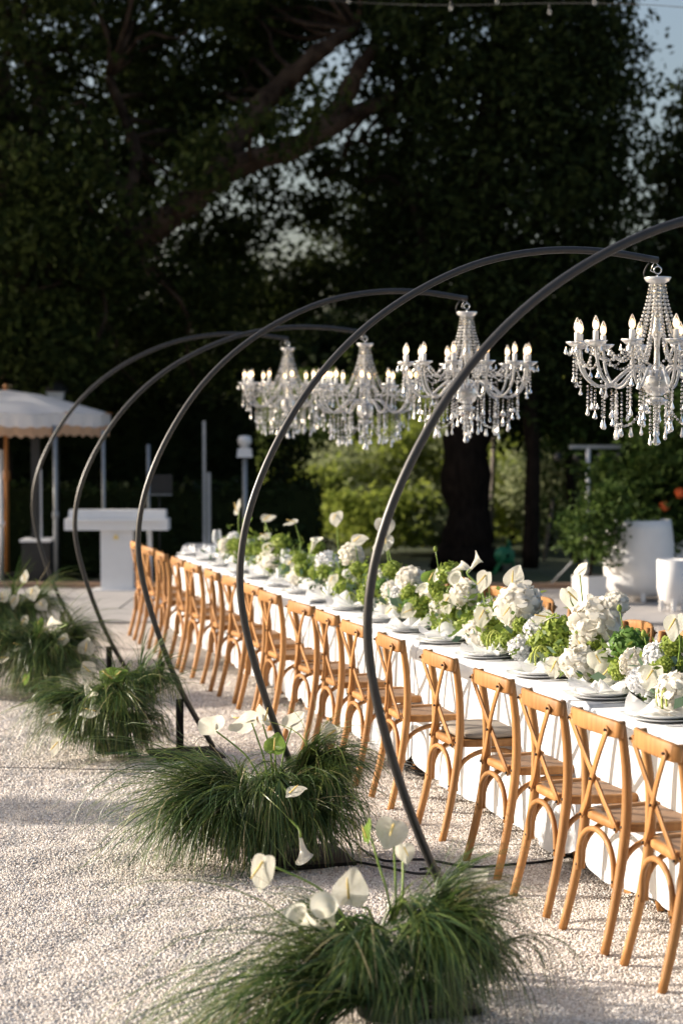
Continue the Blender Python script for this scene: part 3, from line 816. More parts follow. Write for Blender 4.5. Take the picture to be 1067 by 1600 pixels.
for i in range(NA):
    yc = AY0 + AL * (i + 0.5)
    a_ = tag(empty('floral_arrangement', (TXC, yc, TZ + 0.003)), 'white and green flower arrangement ' + alab[i], 'flowers', 'flower arrangements along the table centre')
    arrs.append(a_)
    MB().box((0, 0, 0.035), (0.16, AL * 0.8, 0.07)).build('tray', 'foam', a_, False)
    r_ = np.random.default_rng(100 + i)
    n = 620
    C = np.stack([r_.normal(0, 0.085, n), r_.uniform(-AL * 0.5, AL * 0.5, n), np.abs(r_.normal(0.10, 0.07, n)) + 0.015], 1)
    V, Q = leaves_np(C, 0.030, 0.42, r_, 0.5)
    stuff(link('foliage', np_mesh('foliage', V, Q), 'leaf_arr', a_))
    n = 70
    C = np.stack([r_.normal(-0.02, 0.10, n), r_.uniform(-AL * 0.5, AL * 0.5, n), np.abs(r_.normal(0.08, 0.06, n)) + 0.01], 1)
    V, Q = leaves_np(C, 0.036, 0.6, r_, 0.5)
    stuff(link('foliage', np_mesh('foliage', V, Q), 'leaf_euc', a_))
    # filler blooms
    for j in range(32):
        kind = random.choice(['lime', 'lime', 'lime', 'lime', 'lime', 'hyd', 'green' if i in (0, 3) else 'lime', 'hydb'])
        rr = random.uniform(0.038, 0.07) if kind in ('lime', 'green') else random.uniform(0.045, 0.08)
        P = Vector((TXC + random.uniform(-0.14, 0.12), yc + ((j + random.random()) / 32 - 0.5) * AL, TZ + random.uniform(0.05, 0.21)))
        bloom(a_, kind, P, rr)
def arr_at(P): return arrs[max(0, min(NA - 1, int((P.y - AY0) / AL)))]
XF = TXC - 0.06
def dist(P): return (P - Vector((0, 0, CAM_H))).dot(Vector(_D))
for (x, y, r, kind, X) in [
    (810, 945, 37, 'peony', XF), (930, 972, 40, 'peony', XF), (752, 992, 27, 'peony', XF - .06), (905, 1035, 30, 'peony', XF - .1), (425, 882, 25, 'hyd', XF), (550, 868, 20, 'peony', XF), (512, 880, 20, 'hydb', XF), (470, 905, 22, 'hyd', XF - .05),
    (690, 950, 20, 'hyd', XF), (1000, 1064, 23, 'hydb', XF - .12), (1062, 1085, 38, 'peony', XF - .08), (357, 861, 14, 'hyd', XF), (728, 930, 27, 'hyd', XF + .05), (640, 905, 22, 'peony', XF), (590, 905, 18, 'hyd', XF), (960, 945, 22, 'peony', XF + .08),
    (985, 1010, 34, 'green', XF), (1010, 1030, 26, 'green', XF + .05), (680, 925, 20, 'lime', XF), (655, 955, 20, 'lime', XF - .05), (703, 895, 22, 'lime', XF + .02), (640, 935, 18, 'lime', XF), (540, 925, 20, 'lime', XF - .08), (575, 930, 18, 'lime', XF - .08),
    (440, 850, 18, 'lime', XF + .05), (612, 890, 16, 'lime', XF), (775, 965, 24, 'lime', XF - .02), (870, 985, 30, 'lime', XF), (845, 1000, 22, 'lime', XF - .05), (790, 1000, 22, 'lime', XF - .05), (690, 985, 18, 'lime', XF - .1), (560, 890, 15, 'lime', XF), (405, 905, 14, 'lime', XF - .05), (495, 855, 14, 'lime', XF + .05), (387, 850, 14, 'lime', XF), (825, 935, 12, 'lime', XF + .05), (1050, 1010, 22, 'lime', XF + .05)]:
    P = px_at(x, y, X); bloom(arr_at(P), kind, P, r * dist(P) / FPX * 1.05)
TOCAM = Vector((-0.27, -0.95, 0.15))
def root_for(P, dx=0.0): return Vector((TXC + dx, P.y + random.uniform(-.12, .12), TZ + 0.08))
# (photo x, y, height px, normal right/toward/up, tip right/up, kind)
def cv(r, t_, u): return RGT * r - FWD * t_ + Vector((0, 0, u))
for (x, y, h, n, tp, X, gr) in [
    (803, 905, 38, (-.35, .85, .2), (.35, 0, .9), XF, 0), (757, 905, 36, (-.6, .7, .2), (-.2, 0, -.9), XF, 0), (905, 893, 30, (-.5, -.75, .35), (.75, 0, .55), XF, 0), (889, 932, 42, (.75, .5, .15), (.1, 0, -1), XF, 0), (850, 967, 38, (-.1, .35, .9), (-1, 0, -.1), XF - .05, 0),
    (1018, 1055, 44, (-.3, .8, .4), (-.1, .2, -.9), XF - .14, 0), (868, 1040, 38, (-.5, .8, .1), (.1, 0, -.9), XF - .14, 0), (908, 1012, 34, (.2, .9, .2), (-.4, 0, .7), XF - .08, 0), (932, 1030, 36, (.5, .8, .1), (.2, 0, -.9), XF - .1, 0), (945, 1052, 34, (.2, .9, .3), (.6, 0, .6), XF - .1, 0), (1054, 975, 44, (-.6, .7, .2), (.2, 0, -.9), XF, 0),
    (525, 808, 26, (-.3, .8, .3), (.3, 0, -.8), XF, 0), (601, 820, 32, (.4, .8, .2), (0, 0, -1), XF, 0), (602, 845, 26, (.2, .8, .2), (.1, 0, -1), XF, 0), (372, 795, 26, (-.8, .4, .2), (-.2, 0, .9), XF, 0), (417, 812, 24, (.2, .5, .8), (.9, 0, .4), XF, 0), (457, 817, 24, (0, .3, .9), (-1, 0, 0), XF, 0), (415, 838, 22, (0, .5, .8), (-1, 0, .1), XF + .05, 0), (558, 845, 30, (0, .6, .7), (1, 0, -.2), XF, 0),
    (700, 940, 36, (-.5, .8, .2), (.2, 0, -.8), XF - .08, 0), (755, 960, 34, (-.3, .9, .2), (0, 0, -.9), XF - .1, 0), (640, 955, 26, (-.2, .9, .3), (-.7, 0, -.5), XF - .12, 0), (420, 855, 24, (-.3, .8, .4), (.2, 0, -.9), XF - .05, 0), (795, 955, 34, (-.6, .7, .2), (.1, 0, -1), XF - .1, 0), (385, 815, 20, (-.4, .7, .5), (1, 0, 0), XF, 1), (672, 905, 30, (.3, .8, .4), (.4, 0, .8), XF, 1), (455, 880, 24, (-.2, .8, .5), (.8, 0, .2), XF - .08, 0), (610, 955, 24, (-.4, .8, .3), (-.3, 0, -.9), XF - .12, 0), (520, 905, 22, (-.4, .8, .3), (.3, 0, -.9), XF - .12, 0)]:
    P = px_at(x, y, X); s = h * dist(P) / FPX * 1.25
    anthurium(arr_at(P), root_for(P), P, cv(*n), cv(tp[0], tp[1], tp[2]), s, bool(gr))
for (x, y, h, d, X) in [(742, 880, 22, (.55, .1, .8), XF), (716, 888, 22, (.8, .1, .35), XF), (722, 908, 26, (-.8, .3, .4), XF), (690, 902, 24, (-.8, .4, .3), XF), (490, 851, 20, (.3, .3, .8), XF), (665, 925, 26, (-.5, .6, .6), XF - .1), (588, 868, 20, (.3, .4, .8), XF), (380, 868, 18, (-.5, .4, .7), XF), (940, 1000, 24, (.6, .3, .6), XF)]:
    P = px_at(x, y, X); calla(arr_at(P), root_for(P), P, cv(*d), h * dist(P) / FPX * 1.6)
# drooping amaranth strands
for (x, y0, y1, X) in [(833, 1010, 1055, XF - .16), (828, 1018, 1060, XF - .17), (840, 1008, 1040, XF - .15), (765, 985, 1015, XF - .16), (770, 985, 1010, XF - .16), (1030, 1070, 1105, XF - .16), (1038, 1072, 1108, XF - .16), (1045, 1075, 1104, XF - .15), (545, 925, 945, XF - .14), (690, 965, 995, XF - .15)]:
    P = px_at(x, y0, X); Q_ = px_at(x - 4, y1, X - 0.02); pa = arr_at(P)
    a, c_ = P - pa.location, Q_ - pa.location
    path = smooth_path([(a.x + 0.05, a.y + 0.01, a.z - 0.03), a + Vector((0.015, 0, -0.003)), a.lerp(c_, 0.4) + Vector((-0.006, 0.004, 0)), c_], 22)
    MB().tube(path, [0.0028 + 0.0026 * abs(math.sin(i * 2.3)) for i in range(22)], 7).build('amaranth_strand', 'amaranth', pa)
# slender green bud stems
for (x, y) in [(680, 858), (800, 958), (967, 950), (1005, 990)]:
    P = px_at(x, y, XF); pa = arr_at(P); a = P - pa.location
    s = MB().tube(smooth_path([(0, a.y + 0.02, 0.08), (a.x * .5, a.y, a.z * 0.6), a], 8), 0.003, 6).build('bud_stem', 'stem', pa)
    o = link('bud', MB().lathe([(0, -1), (.7, -.6), (.9, 0), (.6, .7), (0, 1)], 10).mesh('bud'), 'petal_green', s); o.location = a; o.scale = (0.014, 0.014, 0.018)

# ------------------------------------------------------------------ hoop arches
HOOP = [(2.35, 0.02), (2.165, 0.35), (2.03, 0.68), (1.93, 1.02), (1.900, 1.28), (1.94, 1.55), (2.055, 1.84), (2.235, 2.13), (2.46, 2.37), (2.73, 2.56), (3.04, 2.70), (3.36, 2.765), (3.66, 2.77), (3.95, 2.735)]
arch_y = [6.45, 8.5, 11.25, 14.0, 16.65]
arch_dz = [0.0, 0.02, 0.0, -0.09, -0.03]
arch_sx = [1.0, 1.0, 1.0, 1.075, 1.105]      # the far hoops reach a little wider
alb = ['dark steel hoop arch nearest the camera, leaving the picture at the right', 'dark steel hoop arch second from the camera, holding the rightmost chandelier', 'dark steel hoop arch in the middle of the five', 'dark steel hoop arch fourth from the camera', 'dark steel hoop arch farthest from the camera']
TIPS = []
hp = smooth_path([(x - 2.35, 0, z) for x, z in HOOP], 64)
for i, y in enumerate(arch_y):
    a_ = tag(empty('hoop_arch', (2.35, y, 0)), alb[i], 'arch', 'hoop arches over the table')
    P = hp.copy(); P[:, 2] *= (2.735 + arch_dz[i]) / 2.735
    up_ = P[:, 2] > 1.28; P[up_, 0] = (P[up_, 0] + 0.45) * arch_sx[i] - 0.45
    MB().tube(P, 0.0168, 14, up=(0, 1, 0)).build('hoop_tube', 'steel_dark', a_)
    MB().box((-0.20 if i else -0.34, -0.16 if i else -0.30, 0.014), (0.40 if i else 0.30, 0.40 if i else 0.34, 0.020)).build('base_plate', 'steel_plate', a_, False)
    MB().box((-0.205, 0.0, 0.17 if i else 0.10), (0.040, 0.04, 0.30 if i else 0.16)).build('support_post', 'steel_plate', a_, False)
    TIPS.append(Vector((2.35 + P[-1, 0], y, P[-1, 2])))

# ------------------------------------------------------------------ chandeliers
def make_chandelier():
    c = empty('crystal_chandelier')
    # hook
    hk = MB(); hk.tube([(0, 0, 0.0), (0, 0, 0.03)], 0.004, 8)
    a = [(0.018 * math.cos(t_), 0, 0.048 + 0.018 * math.sin(t_)) for t_ in np.linspace(-1.57, 3.9, 14)]
    hk.tube(a, 0.0035, 8, up=(0, 1, 0)); hk.tube([(0.012, 0.004, 0.062), (-0.015, 0.004, 0.09), (-0.034, 0.004, 0.045), (0, 0.004, 0.03)], 0.003, 6, up=(0, 1, 0)); hk.build('hook', 'chrome', c)
    MB().lathe([(0.006, 0.002), (0.03, -0.006), (0.054, 0.004), (0.064, 0.014), (0.066, 0.010), (0.056, -0.006), (0.034, -0.018), (0.012, -0.022)], 24).build('top_dish', 'milky', c)
    MB().lathe([(0.012, -0.03), (0.022, -0.05), (0.022, -0.075), (0.012, -0.085), (0.019, -0.10), (0.027, -0.12), (0.019, -0.14), (0.013, -0.16), (0.017, -0.2), (0.022, -0.235), (0.03, -0.255), (0.016, -0.28), (0.013, -0.33), (0.015, -0.40), (0.02, -0.43)], 16).build('column', 'milky', c)
    MB().lathe([(0.02, -0.425), (0.05, -0.435), (0.062, -0.47), (0.066, -0.505), (0.055, -0.535), (0.03, -0.552), (0.012, -0.556)], 20).build('bowl', 'milky', c)
    dm = MB()
    dm.lathe([(0.01, -0.556), (0.03, -0.56), (0.05, -0.575), (0.056, -0.572), (0.05, -0.59), (0.02, -0.60), (0.0, -0.602)], 20); dm.build('lower_dish', 'milky', c)
    arm_p = smooth_path([(0.045, 0, -0.47), (0.075, 0, -0.42), (0.12, 0, -0.415), (0.175, 0, -0.455), (0.235, 0, -0.505), (0.295, 0, -0.505), (0.345, 0, -0.465), (0.375, 0, -0.40), (0.387, 0, -0.318)], 26)
    arm_m = MB().tube(arm_p, 0.0076, 8, up=(0, 1, 0)).mesh('arm'); arm_m.materials.append(M['milky'])
    dish = MB(); k = 24; V = []
    for (r_, z) in [(0.008, -0.010), (0.03, -0.006), (0.050, 0.010), (0.053, 0.013), (0.048, 0.004), (0.028, -0.012), (0.008, -0.018)]:
        for j in range(k):
            a_ = 2 * math.pi * j / k; rr = r_ * (1 + (0.06 * math.cos(8 * a_) if r_ > 0.045 else 0))
            V.append((0.387 + rr * math.cos(a_), rr * math.sin(a_), -0.308 + z))
    dish.add(V, [(i * k + j, i * k + (j + 1) % k, (i + 1) * k + (j + 1) % k, (i + 1) * k + j) for i in range(6) for j in range(k)])
    dish_m = dish.mesh('candle_dish'); dish_m.materials.append(M['milky'])
    cand_m = MB().lathe([(0.0, 0.062), (0.0125, 0.062), (0.0135, 0.058), (0.0135, 0.0), (0.0, 0.0)], 14, (0.387, 0, -0.312)).mesh('candle'); cand_m.materials.append(M['candle'])
    bulb_m = MB().lathe([(0.006, 0.0), (0.0125, 0.008), (0.0165, 0.022), (0.0150, 0.040), (0.0085, 0.058), (0.0025, 0.070), (0.0, 0.072)], 14, (0.387, 0, -0.250)).mesh('bulb'); bulb_m.materials.append(M['bulbglass'])
    glow_m = MB().lathe([(0.0, 0.006), (0.009, 0.011), (0.0118, 0.023), (0.0085, 0.036), (0.0, 0.048)], 10, (0.387, 0, -0.250)).mesh('filament'); glow_m.materials.append(M['glow'])
    def strand(path, spacing, r0, r1, mb=None):
        mb = mb or MB()
        P = np.asarray(path); L = np.concatenate([[0], np.cumsum(np.linalg.norm(np.diff(P, axis=0), axis=1))])
        n = max(2, int(L[-1] / spacing))
        for i in range(n + 1):
            s = L[-1] * i / n
            q_ = [np.interp(s, L, P[:, k_]) for k_ in range(3)]
            mb.bead(q_, r0 + (r1 - r0) * i / n, 6)
        return mb
    # strand from the top dish to the arms
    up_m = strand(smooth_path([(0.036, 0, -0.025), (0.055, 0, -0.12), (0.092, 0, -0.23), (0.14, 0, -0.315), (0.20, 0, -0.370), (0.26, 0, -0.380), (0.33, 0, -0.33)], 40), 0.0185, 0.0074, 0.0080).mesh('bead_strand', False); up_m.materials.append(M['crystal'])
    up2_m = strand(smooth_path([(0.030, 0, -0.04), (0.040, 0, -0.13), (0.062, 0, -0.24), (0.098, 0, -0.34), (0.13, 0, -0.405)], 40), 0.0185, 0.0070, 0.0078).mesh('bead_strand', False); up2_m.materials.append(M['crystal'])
    a0, a1 = 0.0, R(30)
    sw = []
    for t_ in np.linspace(0, 1, 16):
        an = t_ * R(30); rr = 0.40 - 0.02 * math.sin(t_ * math.pi)
        sw.append((rr * math.cos(an), rr * math.sin(an), -0.318 - 0.10 * 4 * t_ * (1 - t_)))
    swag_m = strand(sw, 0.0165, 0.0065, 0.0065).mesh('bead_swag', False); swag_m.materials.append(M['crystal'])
    def hang(r_, ang, z0, z1, dr, dh, cluster=False):
        mb = strand([(r_ * math.cos(ang), r_ * math.sin(ang), z0), (r_ * math.cos(ang), r_ * math.sin(ang), z1)], 0.0175, 0.0060, 0.0078)
        mb.drop((r_ * math.cos(ang), r_ * math.sin(ang), z1 - 0.006), dr, dh)
        if cluster:
            for (ox, oy) in ((0.012, 0), (-0.01, 0.009), (0, -0.012)): mb.drop((r_ * math.cos(ang) + ox, r_ * math.sin(ang) + oy, z1 + 0.03), dr * .8, dh * .7)
        return mb
    hm = [hang(0.235, -0.08, -0.50, -0.60, 0.0115, 0.05), hang(0.33, -0.06, -0.48, -0.57, 0.0105, 0.045), hang(0.15, -0.14, -0.45, -0.62, 0.0095, 0.05), hang(0.37, 0.12, -0.42, -0.50, 0.011, 0.04), hang(0.265, 0, -0.512, -0.66, 0.0105, 0.058), hang(0.30, 0.05, -0.51, -0.62, 0.0125, 0.045, True), hang(0.20, 0.10, -0.485, -0.69, 0.0095, 0.055), hang(0.40, 0.0, -0.33, -0.44, 0.0125, 0.042)]
    hms = []
    for h_ in hm:
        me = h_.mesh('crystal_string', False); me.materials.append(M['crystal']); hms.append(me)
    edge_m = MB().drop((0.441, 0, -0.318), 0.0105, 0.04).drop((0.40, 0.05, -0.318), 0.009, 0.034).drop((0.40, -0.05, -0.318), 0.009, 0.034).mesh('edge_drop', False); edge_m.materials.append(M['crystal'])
    low = []
    for t_ in np.linspace(0, 1, 18):
        low.append((0.05 + 0.16 * t_, 0.0, -0.585 - 0.115 * math.sin(t_ * math.pi * 0.62)))
    lm_ = strand(low, 0.0165, 0.0065, 0.0070)
    lm_.drop((0.21, 0, -0.70), 0.011, 0.052); lm_.drop((0.14, 0, -0.705), 0.010, 0.05)
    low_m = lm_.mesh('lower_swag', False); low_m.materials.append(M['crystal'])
    for i in range(12):
        rz = R(30) * i + R(4)
        ar = link('arm', arm_m, None, c); ar.rotation_euler = (0, 0, rz)
        link('candle_dish', dish_m, None, ar); link('candle', cand_m, None, ar); link('bulb', bulb_m, None, ar); link('filament', glow_m, None, ar)
        link('edge_drop', edge_m, None, ar)
        o = link('bead_strand', up_m, None, c); o.rotation_euler = (0, 0, rz)
        o = link('bead_strand', up2_m, None, c); o.rotation_euler = (0, 0, rz + R(15))
        o = link('bead_swag', swag_m, None, c); o.rotation_euler = (0, 0, rz)
        for q_, me in enumerate(hms):
            if (q_ == 5 and i % 2) or (q_ in (1, 6) and i % 3 == 1) or (q_ in (0, 2) and i % 2 == 0) or (q_ == 3 and i % 3 == 0): continue
            o = link('crystal_string', me, None, c); o.rotation_euler = (0, 0, rz + 0.06 * math.sin(i * 5 + q_)); o.location = (0, 0, 0.016 * math.sin(i * 2.7 + q_ * 1.3) - 0.006); o.scale = (1, 1, 1 + 0.03 * math.sin(i * 4.1 + q_))
        if i % 2 == 0:
            o = link('lower_swag', low_m, None, c); o.rotation_euler = (0, 0, rz + R(15))
    ct = MB()
    for j in range(7):
        an = j * 0.9; rr = 0.012 if j else 0
        for z in np.arange(-0.61, -0.73 + 0.01 * (j % 3), -0.0135): ct.bead((rr * math.cos(an), rr * math.sin(an), z), 0.006, 6)
    ct.drop((0, 0, -0.725), 0.022, 0.07, 8)
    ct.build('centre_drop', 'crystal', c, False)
    return c
ch0 = make_chandelier()
clab = ['crystal chandelier with glowing candle bulbs at the right edge of the picture', 'crystal chandelier second from the right, crossed by the nearest hoop', 'crystal chandelier third from the right, left of the near hoop', 'crystal chandelier farthest away, leftmost of the four']
for i in range(4):
    o = ch0 if i == 0 else copy_tree(ch0)
    T_ = TIPS[i + 1]
    o.location = T_ + Vector((0.0, 0, -0.095)); o.rotation_euler = (0, 0, R(11) * i + R(-16)); 
    tag(o, clab[i], 'chandelier', 'chandeliers hanging over the table')
    # red and black supply lead at the hoop's end
    p0 = T_ + Vector((-0.03, 0.0, 0.0))
    cb = MB().tube(smooth_path([p0, p0 + Vector((-0.03, 0, -0.035)), p0 + Vector((-0.035, 0.01, -0.075)), p0 + Vector((0.01, 0.012, -0.085)), p0 + Vector((0.03, 0.004, -0.07))], 16), 0.004, 6).build('supply_lead', 'rubber')
    tag(cb, 'thin black supply lead above the chandelier ' + ['at the right edge', 'second from the right', 'third from the right', 'farthest away'][i], 'cable', 'chandelier leads')

# ------------------------------------------------------------------ grass mounds with anthuriums
def grass_mesh(tufts, seed, width=0.0052):
    """tufts: (origin, azimuth, spread, length, rise, count)"""
    r_ = np.random.default_rng(seed); SEG = 8; Vs = []; Qs = []; base = 0
    for (o, az, spread, length, rise, n) in tufts:
        m_ = max(3, n // 22); cl = r_.integers(0, m_, n)
        ca, cL, ce, cd = r_.normal(0, spread * 1.15, m_), r_.uniform(0.4, 1.35, m_), r_.normal(0.08, 0.34, m_), r_.uniform(0.22, 1.0, m_)
        co = r_.normal(0, 1, (m_, 3)) * np.array([0.05, 0.05, 0.018])
        a = az + ca[cl] + r_.normal(0, 0.13, n)
        L = length * cL[cl] * r_.uniform(0.6, 1.1, n)
        ox = np.array(o)[None, :] + co[cl] + r_.normal(0, 0.010, (n, 3))
        el = rise + ce[cl] + r_.normal(0, 0.10, n)
        drop_ = cd[cl] * r_.uniform(0.8, 1.25, n)
        pts = np.zeros((n, SEG + 1, 3)); pts[:, 0] = ox
        e = el.copy(); az_ = a.copy(); tw = r_.normal(0, 0.10, n)
        for s in range(SEG):
            st = L / SEG
            dx = np.cos(e) * np.cos(az_); dy = np.cos(e) * np.sin(az_); dz = np.sin(e)
            nx_ = pts[:, s] + np.stack([dx * st, dy * st, dz * st], 1)
            low = nx_[:, 2] < 0.012
            nx_[low, 2] = 0.012 + r_.uniform(0, 0.02, low.sum())
            pts[:, s + 1] = nx_
            e = np.maximum(e - drop_ * (0.42 if s > 0 else 0.25), -1.35); az_ = az_ + tw
        side = np.stack([-np.sin(a), np.cos(a), np.zeros(n)], 1)
        side += r_.normal(0, 0.35, (n, 3)); side /= np.linalg.norm(side, axis=1)[:, None]
        wv = width * r_.uniform(0.45, 1.35, n)[:, None, None] * np.array([1, 1, 1, .95, .9, .8, .65, .45, .12])[None, :, None]
        Lf = pts - side[:, None, :] * wv * 0.5; Rt = pts + side[:, None, :] * wv * 0.5
        V = np.stack([Lf, Rt], 2).reshape(n, -1, 3)      # per blade 2*(SEG+1)
        k = 2 * (SEG + 1)
        q = np.array([(2 * s, 2 * s + 1, 2 * s + 3, 2 * s + 2) for s in range(SEG)])
        Q = (np.arange(n)[:, None, None] * k + q[None]).reshape(-1, 4) + base
        base += n * k; Vs.append(V.reshape(-1, 3)); Qs.append(Q)
    return np_mesh('grass', np.concatenate(Vs), np.concatenate(Qs))
def mound(center, tufts, flowers, label, seed, callas=()):
    a_ = tag(empty('grass_mound', center), label, 'plant', 'grass mounds at the feet of the hoops')
    MB().lathe([(0.0, 0.0), (0.09, 0.0), (0.10, 0.01), (0.105, 0.07), (0.09, 0.08), (0.0, 0.08)], 20).build('pot', 'pot_dark', a_)
    tf = []
    for (dx, dy, z, azd, spread, length, rise, n) in tufts:
        # dx right, dy away from the camera, azimuth in the camera's frame (0 = right, 90 = away)
        o = RGT * dx + FWD * dy
        tf.append(((o.x, o.y, z), CAMZ + R(azd), spread, length, rise, n))
    stuff(link('grass', grass_mesh(tf, seed), 'grass', a_))
    for (rx, ry, rz_, x, y, d, n, tp, s, gr) in flowers:
        P = pd(x, y, d); ro = Vector(center) + RGT * rx + FWD * ry + Vector((0, 0, rz_))
        anthurium(a_, ro, P, cv(*n), cv(*tp), s, gr, bend=(0, 0, 0))
    for (x, y, d, dr, s) in callas:
        P = pd(x, y, d); calla(a_, Vector(center) + Vector((0, 0, 0.28)), P, cv(*dr), s)
    return a_
def full(n, L, z=0.30):
    """tufts all round"""
    t_ = []
    for k in range(12):
        t_.append((0.10 * math.cos(k * .5236), 0.10 * math.sin(k * .5236), z, k * 30, 0.28, L * (1 if k % 2 else 0.8), 0.45, n // 14))
    t_.append((0, 0, z, -90, 1.2, L * .7, 0.8, n // 7))
    for k in range(7):
        t_.append((0.17 * math.cos(R(200 + 23 * k)), 0.17 * math.sin(R(200 + 23 * k)), z * .8, 200 + 23 * k, 0.3, L * .72, 0.1, n // 11))
        t_.append((0.14 * math.cos(R(196 + 25 * k)), 0.14 * math.sin(R(196 + 25 * k)), z * .5, 196 + 25 * k, 0.35, L * .55, 0.15, n // 13))
    return t_
def ctr(x, y): 
    p = gp(x, y); return (p.x, p.y, 0.026)
C2 = ctr(415, 1345); d2 = dist(Vector(C2))
mound(C2, full(1500, 0.40, 0.27) + [(-0.16, 0.0, 0.32, 180, 0.30, 0.46, 0.5, 600), (-0.14, -0.06, 0.26, 208, 0.14, 0.66, 0.30, 700), (-0.1, -0.08, 0.24, 222, 0.12, 0.62, 0.2, 400), (0.18, 0.02, 0.38, 0, 0.55, 0.40, 0.6, 800), (0.02, -0.10, 0.32, -95, 0.35, 0.36, 0.4, 700), (0.20, 0.0, 0.36, -45, 0.35, 0.40, 0.4, 500), (.22, -.08, .22, -35, .4, .36, .3, 500)],
      [(0.0, 0, .3, 332, 1137, d2, (-.1, -.8, .55), (-.5, 0, .5), 0.16, False), (0.02, 0, .3, 385, 1128, d2, (-.2, -.7, .6), (-.9, 0, .1), 0.18, False), (0.04, 0, .3, 412, 1120, d2 - .05, (.9, .3, .2), (.5, 0, .8), 0.13, False), (0.06, 0.03, .3, 458, 1130, d2, (-.2, -.9, .3), (.6, 0, .6), 0.14, False), (0.05, 0, .3, 430, 1166, d2 - .1, (.1, .9, .3), (.1, 0, .9), 0.125, True), (0.12, 0, .3, 521, 1147, d2 - .05, (-.4, .7, .4), (-.2, 0, -.9), 0.135, False), (0.03, -.1, .3, 459, 1238, d2 - .4, (.0, .4, .9), (1, 0, -.1), 0.12, False)],
      'large dark green grass mound with white anthuriums, second from the camera', 52, callas=[(473, 1325, d2 - .45, (.2, .2, -.9), 0.14)])
C1 = ctr(605, 1598); d1 = dist(Vector(C1))
mound(C1, full(900, 0.27, 0.18) + [(-0.12, -0.08, 0.18, 194, 0.10, 0.60, 0.15, 400), (-0.10, -0.12, 0.12, 212, 0.08, 0.85, 0.0, 700), (0.13, 0.02, 0.30, -10, 0.40, 0.36, 0.6, 900), (-0.08, -0.10, 0.24, -95, 0.35, 0.30, 0.6, 700), (0.12, -.06, .30, -50, .35, .36, .5, 700), (-.12, .04, .26, 160, .4, .30, .6, 400), (.15, .36, .08, -60, 1.3, .26, .6, 500), (.22, -.02, .24, -25, .35, .32, .3, 500)],
      [(-0.12, 0, .3, 410, 1357, d1, (-.55, .8, .2), (.05, 0, -.6), 0.155, False), (-0.04, 0, .3, 547, 1393, d1, (-.1, .9, .25), (.0, 0, .9), 0.16, False), (0.02, 0.02, .3, 575, 1303, d1, (-.85, .35, .1), (.1, 0, .9), 0.105, True), (0.03, 0.02, .3, 612, 1297, d1, (.35, .75, .3), (-.3, 0, -.9), 0.135, False), (0.14, 0, .3, 740, 1376, d1 + .1, (.2, -.8, .5), (.7, 0, .7), 0.12, False), (0.05, 0.05, .3, 632, 1330, d1 + .1, (.6, .7, .2), (0, 0, -1), 0.09, False)],
      'dark green grass mound with anthuriums at the bottom edge, nearest the camera', 51, callas=[(482, 1440, d1 - .1, (-.8, .3, .5), 0.15), (515, 1432, d1 - .1, (-.3, .5, .8), 0.15), (748, 1452, d1, (.8, .3, -.4), 0.13)])
C3 = ctr(175, 1182); d3 = dist(Vector(C3))
mound(C3, full(1700, 0.44, 0.30) + [(-0.12, -.05, .28, 195, .25, .48, .3, 600), (0.14, 0, .42, 0, .6, .36, .7, 600), (0, -.08, .34, -90, .5, .36, .5, 600)],
      [(0, 0, .3, 90, 1117, (d3 - .25), (-.4, .6, .6), (-.6, 0, -.5), 0.155, False), (0, 0, .3, 145, 1113, (d3 - .25) - .1, (.1, .5, .8), (-.9, 0, -.2), 0.15, False), (0, 0, .3, 90, 1165, (d3 - .25) - .2, (-.6, .7, .2), (-.1, 0, -.9), 0.14, False), (0, 0, .3, 172, 1058, (d3 - .25), (0, .8, .5), (-.6, 0, .5), 0.16, True), (0, 0, .3, 185, 1055, (d3 - .25), (.2, .8, .5), (.7, 0, .4), 0.12, True)],
      'dark green grass mound at the left, third from the camera', 53, callas=[(148, 1084, (d3 - .25), (-.8, .4, .3), 0.14)])
C4 = ctr(72, 1088); d4 = dist(Vector(C4))
mound(C4, full(1700, 0.48, 0.33) + [(-0.2, -.05, .34, 200, .35, .50, .3, 600), (0.15, 0, .36, -10, .5, .42, .6, 600), (0, -.1, .36, -90, .6, .42, .5, 600)],
      [(0, 0, .3, 135, 1013, (d4 - .28), (.3, .9, .1), (.2, 0, .9), 0.15, False), (0, 0, .3, 139, 1047, (d4 - .28) - .1, (-.1, .9, .2), (-.5, 0, .5), 0.155, False), (0, 0, .3, 100, 999, (d4 - .28), (-.2, .8, .5), (-.8, 0, -.4), 0.13, False), (0, 0, .3, 32, 1010, (d4 - .28), (0, .4, .9), (-1, 0, 0), 0.15, False), (0, 0, .3, 42, 1060, (d4 - .28) - .2, (-.5, .8, .2), (0, 0, -.9), 0.10, True), (0, 0, .3, 10, 1030, (d4 - .28), (-.3, .4, .8), (-.8, 0, -.3), 0.15, False)],
      'dark green grass mound at the left edge, fourth from the camera', 54, callas=[(88, 972, (d4 - .28), (-.8, .3, .2), 0.14)])
C5 = ctr(8, 1032); d5 = dist(Vector(C5))
